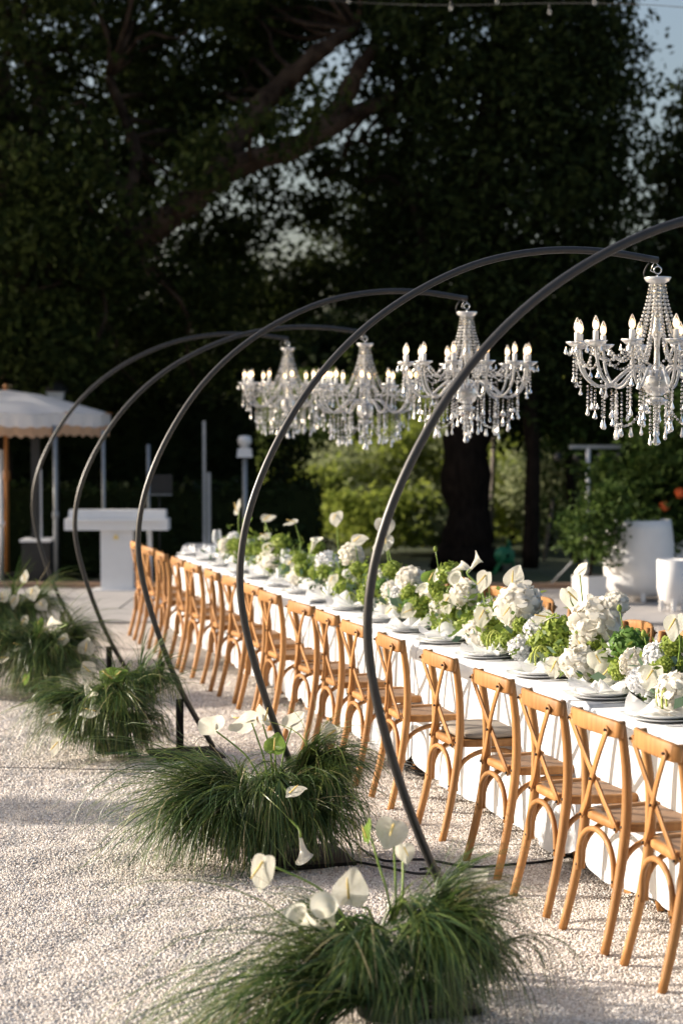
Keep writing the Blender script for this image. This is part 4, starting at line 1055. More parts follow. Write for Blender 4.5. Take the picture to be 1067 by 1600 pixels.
mound(C5, full(1600, 0.48, 0.38) + [(0.2, 0, .42, 0, .6, .45, .6, 600), (0, -.1, .42, -90, .6, .42, .5, 600)],
      [(0, 0, .3, 41, 903, (d5 - .30), (-.5, .8, .2), (-.1, 0, .8), 0.13, False), (0, 0, .3, 52, 925, (d5 - .30), (-.1, .9, .2), (.3, 0, -.8), 0.16, False), (0, 0, .3, 24, 938, (d5 - .30), (-.5, .8, .2), (.1, 0, -.8), 0.15, False), (0, 0, .3, 40, 970, (d5 - .30) - .1, (-.6, .7, .1), (.2, 0, -.8), 0.15, False), (0, 0, .3, 65, 945, (d5 - .30), (.3, .8, .3), (.5, 0, -.6), 0.13, False), (0, 0, .3, 62, 977, (d5 - .30) - .1, (-.2, .9, .2), (.2, 0, .8), 0.13, True), (0, 0, .3, 6, 933, (d5 - .30), (-.3, .8, .3), (.1, 0, .8), 0.14, False), (0, 0, .3, 12, 985, (d5 - .30), (-.3, .8, .3), (.1, 0, -.8), 0.13, False)],
      'grass mound with a dense cluster of white anthuriums, farthest at the left edge', 55)

# cables on the gravel
def cable(pts, lab, r=0.006):
    path = smooth_path([(*gp(x, y)[:2], 0.018 + 0.004 * math.sin(i * 2)) for i, (x, y) in enumerate(pts)], 60)
    tag(MB().tube(path, r, 7).build('power_cable', 'rubber'), lab, 'cable', 'black cables on the gravel')
cable([(560, 1330), (600, 1352), (660, 1348), (735, 1360), (800, 1358), (860, 1350), (905, 1338)], 'black cable running from the second hoop to under the chairs')
cable([(540, 1350), (600, 1362), (650, 1370), (684, 1368), (682, 1363), (655, 1364)], 'short black cable loop on the gravel in front of the chairs')
cable([(252, 1120), (258, 1150), (272, 1165), (300, 1172), (330, 1180)], 'thin black cable curling beside the third hoop')
cable([(-20, 1203), (60, 1206), (140, 1206), (240, 1208)], 'thin black cable lying across the gravel left of the third mound', 0.0025)
def coil(x, y, lab):
    c = gp(x, y); P = []
    for i in range(90):
        a = i * 0.42; r_ = 0.12 + 0.03 * math.sin(i * 0.9)
        P.append((c.x + r_ * math.cos(a), c.y + 1.5 * r_ * math.sin(a), 0.02 + 0.0009 * i + 0.01 * math.sin(i * 1.7)))
    tag(MB().tube(P, 0.006, 6).build('cable_coil', 'rubber'), lab, 'cable', 'black cable coils under the table')
coil(905, 1335, 'black cable coil under the table behind the third chair from the camera')
coil(665, 1208, 'black cable coil under the table behind the fifth chair from the camera')

# ------------------------------------------------------------------ things behind the table
def onb(p, parent_rz=CAMZ): return p
def face_cam(name, x, y, lab, cat, grp=None, rz=0):
    p = gp(x, y); return tag(empty(name, (p.x, p.y, 0.02), CAMZ + rz), lab, cat, grp), dist(p) / FPX
# white piano console
o, k = face_cam('stage_piano', 185, 924, 'white stage piano on a broad white pedestal at the left', 'piano')
MB().box((0, 0, 0.76), (160 * k, 0.36, 0.13)).build('body', 'white_paint', o, False)
MB().box((0, 0.04, 0.875), (150 * k, 0.26, 0.095), top=(1, .9)).build('lid', 'white_paint', o, False)
MB().box((0, 0, 0.3525), (50 * k, 0.24, 0.68)).build('pedestal', 'white_paint', o, False)
MB().box((0.0, 0, 0.008), (76 * k, 0.42, 0.012)).build('foot_plate', 'white_paint', o, False)
for i in range(2):
    MB().box((50 * k, -0.1 + .2 * i, 0.35), (0.03, 0.03, 0.68)).build('leg', 'white_paint', o, False)
MB().box((0, -0.19, 0.62), (0.07, 0.006, 0.05), top=(.4, 1)).build('emblem', 'spadix', o, False)
kb = MB()
for i in range(26): kb.box((-0.5 + i * 0.04, -0.195, 0.80), (0.036, 0.03, 0.012))
stuff(kb.build('keys', 'white_pot', o, False))
# music stand
o, k = face_cam('music_stand', 250, 905, 'black music stand behind the stage piano', 'stand')
MB().box((0, 0, 1.16), (40 * k, 0.02, 0.24)).build('desk', 'black', o, False)
MB().box((0, -0.03, 1.03), (40 * k, 0.05, 0.012)).build('ledge', 'grey_metal', o, False)
MB().tube([(0, 0, 0.02), (0, 0, 1.05)], 0.012, 8, up=(1, 0, 0)).build('pole', 'black', o)
for a in range(3): MB().tube([(0, 0, 0.18), (0.28 * math.cos(a * 2.1), 0.28 * math.sin(a * 2.1), 0.01)], 0.010, 6).build('leg', 'black', o)
# column loudspeakers
def column_speaker(x, y, bw, bh, cols, lab):
    o, k = face_cam('column_speaker', x, y, lab, 'loudspeaker')
    MB().box((0, 0, bh * k / 2), (bw * k, 0.42, bh * k)).build('bass_box', 'black', o, False)
    MB().box((0, -0.02, bh * k + 0.018), (bw * k + 0.03, 0.45, 0.03)).build('lid', 'white_paint', o, False)
    for (dx, w_, h0, h1, mt) in cols:
        MB().box((dx * k, 0, bh * k + 0.035 + (h1 - h0) * k / 2), (w_ * k, w_ * k, (h1 - h0) * k)).build('column', mt, o, False)
column_speaker(61, 914, 44, 66, [(3, 6, 0, 108, 'white_paint'), (-3, 13, 0, 182, 'black')], 'black bass box with tall columns under the white parasol')
column_speaker(318, 903, 52, 46, [(2, 5, 0, 192, 'grey_metal'), (9, 6, 0, 112, 'grey_metal')], 'black loudspeaker box with two slim columns left of the table end')
# poles
def pole(x, y, ytop, wpx, lab, mat='grey_metal'):
    o, k = face_cam('metal_pole', x, y, lab, 'pole', 'metal poles around the terrace')
    h = (y - ytop) * k
    MB().tube([(0, 0, 0.0), (0, 0, h)], wpx * k / 2, 10, up=(1, 0, 0)).build('shaft', mat, o)
    MB().tube([(0, 0, h * 0.42), (0, 0, h * 0.46)], wpx * k * 0.75, 10, up=(1, 0, 0)).build('collar', mat, o)
    MB().box((0, 0, 0.01), (0.3, 0.3, 0.02)).build('foot', 'black', o, False)
pole(88, 916, 668, 7, 'grey metal pole standing right of the black bass box')
pole(163, 912, 675, 6, 'thin grey metal pole behind the stage piano, left one')
pole(233, 905, 697, 6, 'thin grey metal pole behind the stage piano, right one')
pole(3, 912, 705, 8, 'grey metal pole at the left edge of the picture', 'white_paint')
# white lamp head on a pole
o, k = face_cam('stage_light', 383, 900, 'white moving-head stage light on a slim white stand', 'stage light')
MB().tube([(0, 0, 0.0), (0, 0, 186 * k)], 4 * k, 10, up=(1, 0, 0)).build('pole', 'grey_metal', o)
MB().box((0, 0, 190 * k), (24 * k, 0.16, 14 * k), top=(.85, .9)).build('lamp_base', 'white_paint', o, False)
MB().lathe([(0, 196 * k), (7 * k, 196 * k), (6 * k, 201 * k), (10 * k, 203 * k), (11 * k, 210 * k), (9 * k, 216 * k), (0, 217 * k)], 14).build('lamp_head', 'white_paint', o)
MB().box((0, 0, 0.01), (0.45, 0.45, 0.02)).build('foot', 'black', o, False)
# T stand with small lamps
o, k = face_cam('lamp_bar_stand', 915, 925, 'white stand with a crossbar of small stage lamps at the right', 'stage light')
MB().tube([(0, 0, 0.0), (2 * k, 0, 225 * k)], 3.6 * k, 10, up=(1, 0, 0)).build('pole', 'white_paint', o)
MB().box((16 * k, 0, 224 * k), (86 * k, 0.05, 6 * k)).build('crossbar', 'grey_metal', o, False)
for i, (dx, mt) in enumerate([(-46, 'blue_led'), (-16, 'white_led'), (20, 'white_led'), (48, 'black')]):
    h_ = MB().lathe([(0, .05), (.04, .05), (.045, -.04), (0, -.04)], 12).build('lamp', 'black', o); h_.location = (dx * k, -0.03, 208 * k); h_.rotation_euler = (R(70), 0, 0)
    l_ = MB().lathe([(0, -.042), (.018, -.042), (0.016, -0.046), (0, -.047)], 10).build('lens', mt, h_)
for a in range(3): MB().tube([(0, 0, 0.5), (0.5 * math.cos(a * 2.1 + .4), 0.5 * math.sin(a * 2.1 + .4), 0.01)], 0.013, 6).build('leg', 'grey_metal', o)
# parasol
pc = gp(12, 905); kk = dist(pc) / FPX
um = tag(empty('garden_parasol', (pc.x, pc.y, 0.02), 0), 'pale canvas parasol with scalloped valance and wooden pole at left edge', 'parasol')
Rr = 168 * kk; zt = (905 - 612) * kk; ze = (905 - 647) * kk; zv = (905 - 682) * kk
k = 8; off = CAMZ + R(0)
def rim(a): return Rr * (math.cos(math.pi / k) / math.cos(((a + math.pi / k) % (2 * math.pi / k)) - math.pi / k))
V = [(0, 0, zt)]; F = []; n = 64
for (f, z) in [(0.35, zt - 0.10 * (zt - ze) * 2.2), (0.7, zt - (zt - ze) * 0.62), (1.0, ze)]:
    for j in range(n):
        a = 2 * math.pi * j / n; sag = 0.03 * math.sin(((a * k / (2 * math.pi)) % 1) * math.pi) * f
        V.append((rim(a) * f * math.cos(a + off), rim(a) * f * math.sin(a + off), z - sag))
F = [(0, 1 + j, 1 + (j + 1) % n) for j in range(n)] + [(1 + r_ * n + j, 1 + (r_ + 1) * n + j, 1 + (r_ + 1) * n + (j + 1) % n, 1 + r_ * n + (j + 1) % n) for r_ in range(2) for j in range(n)]
MB().add(V, F).build('canopy', 'canvas', um)
V = []; n2 = 256
for i in range(4):
    f = i / 3
    for j in range(n2):
        a = 2 * math.pi * j / n2; sag = 0.03 * math.sin(((a * k / (2 * math.pi)) % 1) * math.pi)
        sc_ = 0.05 * abs(math.sin(a * k * 3)) ; z = (ze - sag) + (zv - ze) * f * (0.50 + sc_ * 1.6)
        rr = rim(a) * (1.0 + 0.012 * math.sin(a * 48) * f)
        V.append((rr * math.cos(a + off), rr * math.sin(a + off), z - 0.003))
F = [(i * n2 + j, i * n2 + (j + 1) % n2, (i + 1) * n2 + (j + 1) % n2, (i + 1) * n2 + j) for i in range(3) for j in range(n2)]
MB().add(V, F).build('valance', 'canvas', um)
V = []
for i in range(3):
    f = i / 2
    for j in range(n2):
        a = 2 * math.pi * j / n2; sag = 0.03 * math.sin(((a * k / (2 * math.pi)) % 1) * math.pi)
        rr = rim(a) * (0.985 + 0.012 * math.sin(a * 48) * f)
        V.append((rr * math.cos(a + off), rr * math.sin(a + off), (ze - sag) + (zv - ze) * (0.25 + (0.66 + 0.09 * (j % 4 < 2)) * f)))
MB().add(V, [(i * n2 + j, i * n2 + (j + 1) % n2, (i + 1) * n2 + (j + 1) % n2, (i + 1) * n2 + j) for i in range(2) for j in range(n2)]).build('fringe', 'fringe', um)
MB().tube([(0, 0, 0.05), (0, 0, zt + 0.02)], 0.027, 12, up=(1, 0, 0)).build('pole', 'orange_wood', um)
MB().lathe([(0.028, 0), (0.045, 0.03), (0.045, 0.12), (0.028, 0.15)], 12, (0, 0, (905 - 755) * kk)).build('pole_joint', 'orange_wood', um)
MB().lathe([(0, 0.07), (0.02, 0.06), (0.032, 0.03), (0.015, 0), (0.0, 0)], 12, (0, 0, zt + 0.01)).build('finial', 'orange_wood', um)
for j in range(8):
    a = 2 * math.pi * j / 8 + off
    MB().tube([(0.03 * math.cos(a), 0.03 * math.sin(a), zt - 0.06), (Rr * 0.98 * math.cos(a), Rr * 0.98 * math.sin(a), ze - 0.02)], 0.010, 6).build('rib', 'orange_wood', um)
MB().lathe([(0, 0.05), (0.24, 0.05), (0.26, 0.03), (0.26, 0.0), (0, 0)], 24).build('base', 'steel_plate', um)
# garden lantern on a post, above the parasol
p = pd(88, 620, 24.5)
o = tag(empty('lantern_post', (p.x, p.y, 0), CAMZ), 'garden lantern on a dark post behind the parasol', 'lamp')
MB().tube([(0, 0, 0), (0, 0, p.z - .06)], 0.04, 10, up=(1, 0, 0)).build('post', 'black', o)
MB().box((0, 0, p.z), (0.17, 0.17, 0.13), top=(1.35, 1.35)).build('glass_case', 'white_pot', o, False)
MB().lathe([(0.17, 0.065), (0.15, 0.10), (0.06, 0.2), (0.02, 0.25), (0, 0.26)], 12, (0, 0, p.z)).build('roof', 'black', o)

# planters on the terrace
def planter(x, y, prof_px, lab, feet=True, square=False):
    o, k = face_cam('planter', x, y, lab, 'planter', 'white planters on the terrace')
    z0 = 0.06 if feet else 0.0
    if square:
        (wd, h) = prof_px
        MB().box((0, 0, h * k / 2), (wd * k, wd * k, h * k), R(32), top=(1.08, 1.08)).build('tub', 'white_pot', o, False)
        MB().box((0, 0, h * k + .002), (wd * k * .9, wd * k * .9, 0.01), R(32)).build('soil', 'pot_dark', o, False)
    else:
        h = prof_px[-1][1]
        MB().lathe([(0.0, z0)] + [(r_ * k, z0 + z * k) for r_, z in prof_px] + [(prof_px[-1][0] * k * .9, z0 + h * k), (prof_px[-1][0] * k * .88, z0 + (h - 6) * k), (0, z0 + (h - 6) * k)], 36).build('tub', 'white_pot', o)
    if feet:
        rb = prof_px[1][0] * k * 0.95 if not square else 0.2
        for a in (200, 270, 340, 90): MB().box((rb * math.cos(R(a)), rb * math.sin(R(a)), 0.07), (0.045, 0.045, 0.12)).build('foot', 'white_pot', o, False)
    return o, k
BIG = [(32, 0), (46, 5), (53, 18), (55, 45), (54, 80), (51, 104), (49, 118)]
pA, kA = planter(997, 941, BIG, 'tall rounded white planter, brightest in the middle of the right side')
pB, kB = planter(1048, 932, [(30, 0), (44, 6), (50, 22), (50, 60), (44, 80)], 'rounded white planter half hidden behind the tall one')
pC, kC = planter(920, 946, (36, 44), 'small square white planter left of the tall rounded one', False, True)
pD, kD = planter(1049, 958, [(12, 0), (19, 8), (23, 26), (24, 72)], 'slim white planter on feet at the right edge')

# ------------------------------------------------------------------ plants and trees
def clumps(r_, blobs, per, sigma):
    """clump centres inside ellipsoids, then leaves round each centre"""
    out = []
    for (c, rad, n) in blobs:
        u = r_.normal(0, 1, (n, 3)); u /= np.linalg.norm(u, axis=1)[:, None]
        q = u * (r_.uniform(0.15, 1, n) ** 0.45)[:, None] * np.array(rad) + np.array(c)
        L = np.repeat(q, per, 0) + r_.normal(0, sigma, (n * per, 3)) * np.array([1, 1, 0.7])
        out.append(L)
    return np.concatenate(out)
def plant(name, loc, stems, blobs, per, sigma, size, mat, lab, cat, seed, bark='bark', grp=None, asp=0.5, up=0.3, crown='crown', trunk='trunk', twigs=0):
    o = tag(empty(name, loc), lab, cat, grp)
    r_ = np.random.default_rng(seed)
    for i, (pts, rad) in enumerate(stems):
        P = smooth_path(pts, max(10, 4 * len(pts)))
        rr = np.interp(np.linspace(0, 1, len(P)), np.linspace(0, 1, len(rad)), rad)
        rr = rr * (1 + 0.09 * np.sin(np.arange(len(P)) * 1.9) + 0.06 * r_.normal(0, 1, len(P)))
        P[1:-1] += r_.normal(0, 0.07, (len(P) - 2, 3)) * rr[1:-1, None]
        MB().tube(P, rr, 12 if i == 0 else 9, up=(0.2, 1, 0.1)).build(trunk if i == 0 else 'limb', bark, o)
    C = clumps(r_, blobs, per, sigma)
    if twigs:
        pts = np.concatenate([smooth_path(p_, 24) for p_, _ in stems]); tg = MB()
        for c_i in r_.choice(len(C) // per, twigs, replace=False) * per:
            e_ = C[c_i]; b0_ = pts[np.argmin(np.linalg.norm(pts - e_, axis=1))]
            if np.linalg.norm(e_ - b0_) > 3.0: continue
            m1 = b0_ * .6 + e_ * .4 + r_.normal(0, .10, 3); m2 = b0_ * .3 + e_ * .7 + r_.normal(0, .10, 3)
            tg.tube(smooth_path([b0_, m1, m2, e_], 8), np.linspace(.045, .010, 8), 5, up=(.2, 1, .1))
        stuff(tg.build('twigs', bark, o))
    C = C[C[:, 2] + loc[2] > 0.05]
    V, Q = leaves_np(C, size, asp, r_, up)
    stuff(link(crown, np_mesh(crown, V, Q), mat, o))
    return o
def L(x, y, d, base):      # photo sight line at distance d, relative to a thing's base
    p = pd(x, y, d); return (p.x - base[0], p.y - base[1], p.z - base[2])
# hibiscus and citrus in the planters
b_ = tuple(pB.location)
plant('hibiscus_bush', (b_[0], b_[1], 80 * kB + .06), [([(0, 0, 0), (0.02, 0, .5), (0, 0, 1)], [.03, .02, .01])], [((0, 0, .35), (.75, .6, .45), 60), ((0.1, 0, .9), (.65, .6, .5), 50), ((-.45, -.3, .15), (.5, .35, .35), 30), ((.5, 0, .5), (.6, .5, .8), 60), ((.25, 0, 1.35), (.6, .5, .45), 40), ((-.5, .1, .55), (.5, .4, .4), 36)], 32, .11, .055, 'leaf_citrus', 'leafy hibiscus bush with orange blooms over the right planters', 'plant', 61)
hib = bpy.data.objects['hibiscus_bush']
for (x, y, s) in [(1037, 791, .055), (1062, 770, .06)]:
    p = pd(x, y, dist(Vector(b_)) - .55); o = link('orange_bloom', BL['peony'][0].copy(), None, hib); o.data.materials.clear(); o.data.materials.append(M['orange_petal'])
    o.location = p - hib.location; o.scale = (s, s, s)
c_ = tuple(pC.location)
plant('citrus_bush', (c_[0], c_[1], 44 * kC), [([(0, 0, 0), (0.03, 0, .25), (0.0, 0, .5)], [.022, .016, .01]), ([(0, 0, .1), (.15, 0, .35), (.25, 0, .6)], [.012, .008, .005])], [((0, 0, .45), (.34, .34, .34), 55), ((.1, 0, .75), (.3, .3, .25), 30)], 22, .07, .04, 'leaf_citrus', 'small citrus bush in the square white planter', 'plant', 62)

# hedge and dark shrubs
def hedge(x0, x1, y, h, th, lab, seed, n=5000, mat='leaf_hedge', size=0.06):
    a, c = gp(x0, y), gp(x1, y); mid = (a + c) / 2; ln = (c - a).length
    o = tag(empty('hedge', (mid.x, mid.y, 0), math.atan2((c - a).y, (c - a).x)), lab, 'hedge')
    MB().box((0, 0, h * 0.47), (ln * 0.98, th * 0.8, h * 0.92)).build('core', 'leaf_dark', o, False)
    r_ = np.random.default_rng(seed)
    C = np.stack([r_.uniform(-ln / 2, ln / 2, n), r_.uniform(-th / 2, th / 2, n), r_.uniform(0, h, n) + r_.normal(0, .03, n)], 1)
    V, Q = leaves_np(C, size, .5, r_, .2); stuff(link('leaves', np_mesh('leaves', V, Q), mat, o))
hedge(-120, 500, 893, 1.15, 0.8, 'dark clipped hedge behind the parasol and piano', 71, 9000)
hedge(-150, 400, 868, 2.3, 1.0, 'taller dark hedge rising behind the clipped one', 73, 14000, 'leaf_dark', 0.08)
bs = gp(445, 886)
plant('conical_shrub', (bs.x, bs.y, 0), [([(0, 0, 0), (0, 0, .8), (0, 0, 1.5)], [.06, .05, .02])], [((0, 0, .5), (.62, .62, .6), 70), ((0, 0, 1.0), (.48, .48, .5), 50), ((0, 0, 1.55), (.25, .25, .35), 18)], 40, .10, .04, 'leaf_dark', 'dark conical clipped shrub behind the table end', 'shrub', 72)

# big oak at the left: trunk and heavy limbs sweeping up to the right
ob = gp(-40, 886); ob = (ob.x, ob.y, 0); od = dist(Vector(ob))
dd = od
oak_blobs = []
def blob(x, y, d, rx, ry, rz, n): 
    p = L(x, y, d, ob); oak_blobs.append((p, (rx, ry, rz), n))
for (x, y, d, rx, rz, n) in [(40, 60, dd, 1.4, 1.3, 70), (180, 20, dd + 1, 1.5, .9, 70), (330, 60, dd + 1, 1.4, .9, 60), (470, 10, dd + 2, 1.3, .5, 44), (60, 260, dd - .5, 1.2, 1.1, 60), (200, 200, dd + 1.5, 1.4, .9, 60), (330, 190, dd + 1.5, 1.2, .8, 45), (90, 420, dd - 1, 1.1, .8, 55), (60, 540, dd - 1, .8, .6, 45), (220, 470, dd + 1, 1.3, .7, 50), (350, 400, dd + 2, .8, .6, 26), (300, 560, dd + 2, 1.4, .7, 50), (140, 560, dd + 1, 1.2, .7, 45), (-150, 200, dd, 2.0, 2.2, 90), (-150, 450, dd, 1.8, 1.2, 60), (600, 40, dd + 2, .6, .5, 20), (590, 250, dd + 2, .7, .5, 16), (410, 110, dd + 3, .9, .6, 30), (300, 130, dd + 3, 1.3, .8, 38), (120, 140, dd + 3, 1.6, 1.1, 48), (260, 290, dd + 3, 1.4, .8, 42), (150, 330, dd + 3, 1.5, .9, 46), (20, 340, dd + 2, 1.2, 1.2, 40), (445, 290, dd + 3, .35, .3, 5), (560, 350, dd + 4, .7, .45, 26), (610, 320, dd + 4, .6, .5, 24), (330, 380, dd + 3, .6, .35, 16), (60, 500, dd - 1.3, .7, .45, 22), (110, 560, dd - 1.2, .5, .3, 12), (500, 335, dd + 3, .45, .3, 8), (455, 245, dd + 3, .4, .2, 5), (400, 330, dd + 3, .4, .5, 9), (540, 270, dd + 3, .5, .5, 12), (400, 470, dd + 4, 1.2, .7, 60), (520, 440, dd + 4, 1.0, .5, 40), (610, 430, dd + 4, .8, .6, 40), (250, 320, dd - 1.6, .5, .25, 5), (330, 270, dd - 1.4, .3, .2, 3), (430, 200, dd - 1.4, .4, .25, 5), (500, 160, dd - 1.2, .3, .2, 3), (180, 410, dd - 1.4, .5, .3, 8), (300, 230, dd - 1.5, .5, .3, 6), (150, 370, dd - 1.6, .5, .4, 8), (90, 300, dd - 1.5, .7, .7, 18), (420, 20, dd + 3, 1.2, .6, 60), (-60, -120, dd, 2, 1.2, 60), (200, -120, dd + 1, 2.2, 1.2, 60), (450, -120, dd + 1, 2, 1.2, 60)]:
    blob(x, y, d, rx, rx, rz, n)
stems = [([(0, 0, 0), (.05, 0, 1.5), (.1, 0, 3.2), L(40, 440, dd, ob), L(20, 300, dd, ob), L(-10, 100, dd, ob)], [.55, .42, .40, .36, .28, .2]),
         ([L(30, 470, dd, ob), L(150, 408, dd - .3, ob), L(260, 345, dd - .5, ob), L(350, 268, dd - .5, ob), L(450, 235, dd - .4, ob), L(540, 185, dd, ob), L(640, 140, dd + .5, ob)], [.24, .18, .17, .165, .15, .13, .07]),
         ([L(330, 290, dd - .5, ob), L(370, 215, dd - .3, ob), L(430, 140, dd, ob), L(500, 80, dd, ob), L(560, 40, dd + .4, ob)], [.12, .15, .145, .11, .06]),
         ([L(480, 215, dd - .3, ob), L(530, 165, dd, ob), L(560, 110, dd, ob), L(585, 75, dd + .3, ob)], [.12, .14, .12, .07]),
         ([L(200, 390, dd - .3, ob), L(200, 320, dd - .2, ob), L(212, 240, dd, ob), L(170, 120, dd, ob)], [.13, .10, .09, .06]),
         ([L(40, 430, dd, ob), L(60, 200, dd + .3, ob), L(50, 90, dd + .5, ob), L(10, 30, dd + .5, ob)], [.16, .14, .12, .08]),
         ([L(190, 395, dd - .3, ob), L(195, 330, dd - .2, ob), L(160, 230, dd, ob)], [.09, .08, .05])]
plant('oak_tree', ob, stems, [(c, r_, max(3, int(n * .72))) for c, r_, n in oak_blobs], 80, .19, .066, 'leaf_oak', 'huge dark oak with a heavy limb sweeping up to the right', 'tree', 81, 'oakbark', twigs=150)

# tall evergreen in the centre right
tb = gp(728, 884); tb = (tb.x, tb.y, 0); td = dist(Vector(tb))
bl = []
for (x, y, d, rx, rz, n) in [(700, 40, 0, 1.2, 1.0, 70), (850, 30, 0, 1.2, 1.0, 80), (950, 90, .3, .35, .9, 26), (760, 170, 0, 1.3, .9, 80), (900, 190, 0, .85, .9, 60), (680, 290, .5, 1.0, .8, 50), (800, 320, 0, 1.2, .8, 70), (930, 330, 0, .55, .8, 34), (640, 400, 1, .8, .6, 36), (760, 440, 0, 1.2, .7, 60), (890, 450, 0, 1.0, .7, 50), (720, 540, .5, 1.2, .6, 50), (850, 560, .5, 1.2, .6, 55), (960, 500, .5, .8, .7, 40), (800, -120, 0, 2, 1.2, 70), (620, 150, 1.5, .6, .7, 20), (650, 540, 1, .9, .5, 32), (980, 600, 1, .8, .6, 40), (780, 640, 1, .8, .35, 16), (880, 640, 1, .9, .35, 22)]:
    bl.append((L(x, y, td + d, tb), (rx, rx, rz), n))
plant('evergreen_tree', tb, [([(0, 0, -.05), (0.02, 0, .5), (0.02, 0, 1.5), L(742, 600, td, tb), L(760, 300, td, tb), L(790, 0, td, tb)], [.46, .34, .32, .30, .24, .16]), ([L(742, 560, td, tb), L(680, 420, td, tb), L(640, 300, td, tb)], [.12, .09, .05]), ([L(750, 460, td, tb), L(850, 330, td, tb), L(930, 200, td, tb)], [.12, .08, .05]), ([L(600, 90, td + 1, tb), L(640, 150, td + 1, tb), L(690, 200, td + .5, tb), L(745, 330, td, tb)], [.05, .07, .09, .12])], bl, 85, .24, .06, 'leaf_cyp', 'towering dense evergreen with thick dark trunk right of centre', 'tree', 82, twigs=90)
# second slimmer trunk
sb = gp(828, 888); sb = (sb.x, sb.y, 0); sd = dist(Vector(sb)) 
plant('slim_evergreen', sb, [([(0, 0, 0), (0.03, 0, 1), L(832, 700, sd, sb), L(830, 560, sd, sb), L(850, 380, sd, sb)], [.12, .10, .10, .09, .05])], [(L(840, 600, sd, sb), (.9, .9, .5), 30), (L(870, 480, sd, sb), (.9, .9, .7), 40), (L(940, 640, sd + 1, sb), (.8, .8, .5), 30)], 38, .2, .055, 'leaf_cyp', 'slim evergreen with narrow dark trunk right of the thick one', 'tree', 83)
# right edge conifer, farther off
rb_ = gp(1060, 868); rb_ = (rb_.x, rb_.y, 0); rd = dist(Vector(rb_))
rbl = []
for (x, y, rx, rz, n) in [(1075, 190, .2, .6, 14), (1072, 270, .45, .6, 34), (1060, 380, .75, .8, 60), (1040, 480, 1.0, .9, 64), (1010, 580, 1.1, .8, 60), (1060, 650, 1.2, .8, 60), (1000, 690, 1.0, .6, 40), (1070, 760, 1.0, .6, 40), (1160, 330, 1.0, 1.0, 40), (1130, 550, 1.3, 1.3, 50)]:
    rbl.append((L(x, y, rd, rb_), (rx, rx, rz), n))
plant('conifer_tree', rb_, [([(0, 0, 0), (0, 0, 3), L(1075, 400, rd, rb_), L(1080, 60, rd, rb_)], [.3, .25, .2, .06])], rbl, 44, .22, .075, 'leaf_cyp', 'dark conifer at the right edge below the open sky', 'tree', 84)
# slim tree stems at the right
for i, (x, y, xt, yt, lab) in enumerate([(900, 880, 885, 690, 'slim young tree right of the narrow trunk, leaning left'), (935, 876, 945, 680, 'slim young tree behind the lamp bar stand'), (975, 872, 985, 660, 'slim young tree behind the tall white planter')]):
    q_ = gp(x, y); q_ = (q_.x, q_.y, 0); qd = dist(Vector(q_))
    plant('young_tree', q_, [([(0, 0, 0), L((x + xt) / 2, (y + yt) / 2, qd, q_), L(xt, yt, qd, q_)], [.07, .06, .04])], [(L(xt, yt - 20, qd, q_), (.8, .8, .5), 24), (L(xt + 15, yt + 70, qd, q_), (.5, .5, .45), 10)], 34, .18, .055, 'leaf_citrus', lab, 'tree', 90 + i, grp='young trees at the right')
# sunlit shrubs in the clearing behind
def shrub(x, y, rx, rz, mat, lab, seed, n=50, size=.06, d_=None):
    q_ = gp(x, y); q_ = (q_.x, q_.y, 0); 
    plant('garden_shrub', q_, [([(0, 0, 0), (0, 0, rz), (0.05, 0, rz * 1.4)], [.05, .04, .02])], [((0, 0, rz * .75), (rx, rx, rz * .8), n), ((rx * .4, 0, rz * 1.25), (rx * .55, rx * .5, rz * .6), n // 2), ((-rx * .5, 0, rz * 1.05), (rx * .5, rx * .5, rz * .6), n // 2)], 40, .16, size, mat, lab, 'shrub', seed, grp='shrubs in the clearing')
shrub(570, 838, 1.3, 0.9, 'leaf_olive', 'silvery green shrub in the sunny clearing', 101, 60, .05)
shrub(500, 842, .8, .7, 'leaf_lit', 'bright green shrub beside the dark cone', 102)
shrub(655, 836, 1.1, 1.3, 'leaf_lit', 'tall light green shrub left of the thick trunk', 103, 60)
shrub(600, 860, .9, .5, 'leaf_lit', 'low light green shrub behind the flowers', 104, 40)
shrub(785, 838, 1.2, 1.5, 'leaf_olive', 'silvery shrub between the two dark trunks', 105, 60)
shrub(875, 842, 1.2, 1.4, 'leaf_lit', 'bright green shrub right of the narrow trunk', 106, 60)
shrub(945, 836, 1.3, 1.7, 'leaf_lit', 'light green shrub behind the planters', 107, 60)
for i, (x, y, rx, rz, lab) in enumerate([(470, 822, 1.5, 1.5, 'mid green bush far behind the dark cone'), (540, 818, 1.6, 1.9, 'mid green bush far behind the silvery shrub'), (620, 816, 1.7, 1.7, 'mid green bush far behind the hoops'), (710, 818, 1.6, 2.1, 'mid green bush far behind the thick trunk'), (800, 816, 1.6, 1.9, 'mid green bush far between the trunks'), (890, 818, 1.6, 2.2, 'mid green bush far right of the narrow trunk'), (985, 818, 1.6, 2.0, 'mid green bush far behind the planters')]):
    shrub(x, y, rx, rz, 'leaf_mid', lab, 160 + i, 60, .075)
shrub(800, 852, .7, .9, 'leaf_lit', 'bright green shrub low between the two dark trunks', 110, 45)
shrub(860, 856, .7, 1.0, 'leaf_olive', 'pale shrub just right of the narrow trunk', 111, 45)
shrub(690, 858, .8, .5, 'leaf_olive', 'low silvery shrub left of the thick trunk', 108, 40)
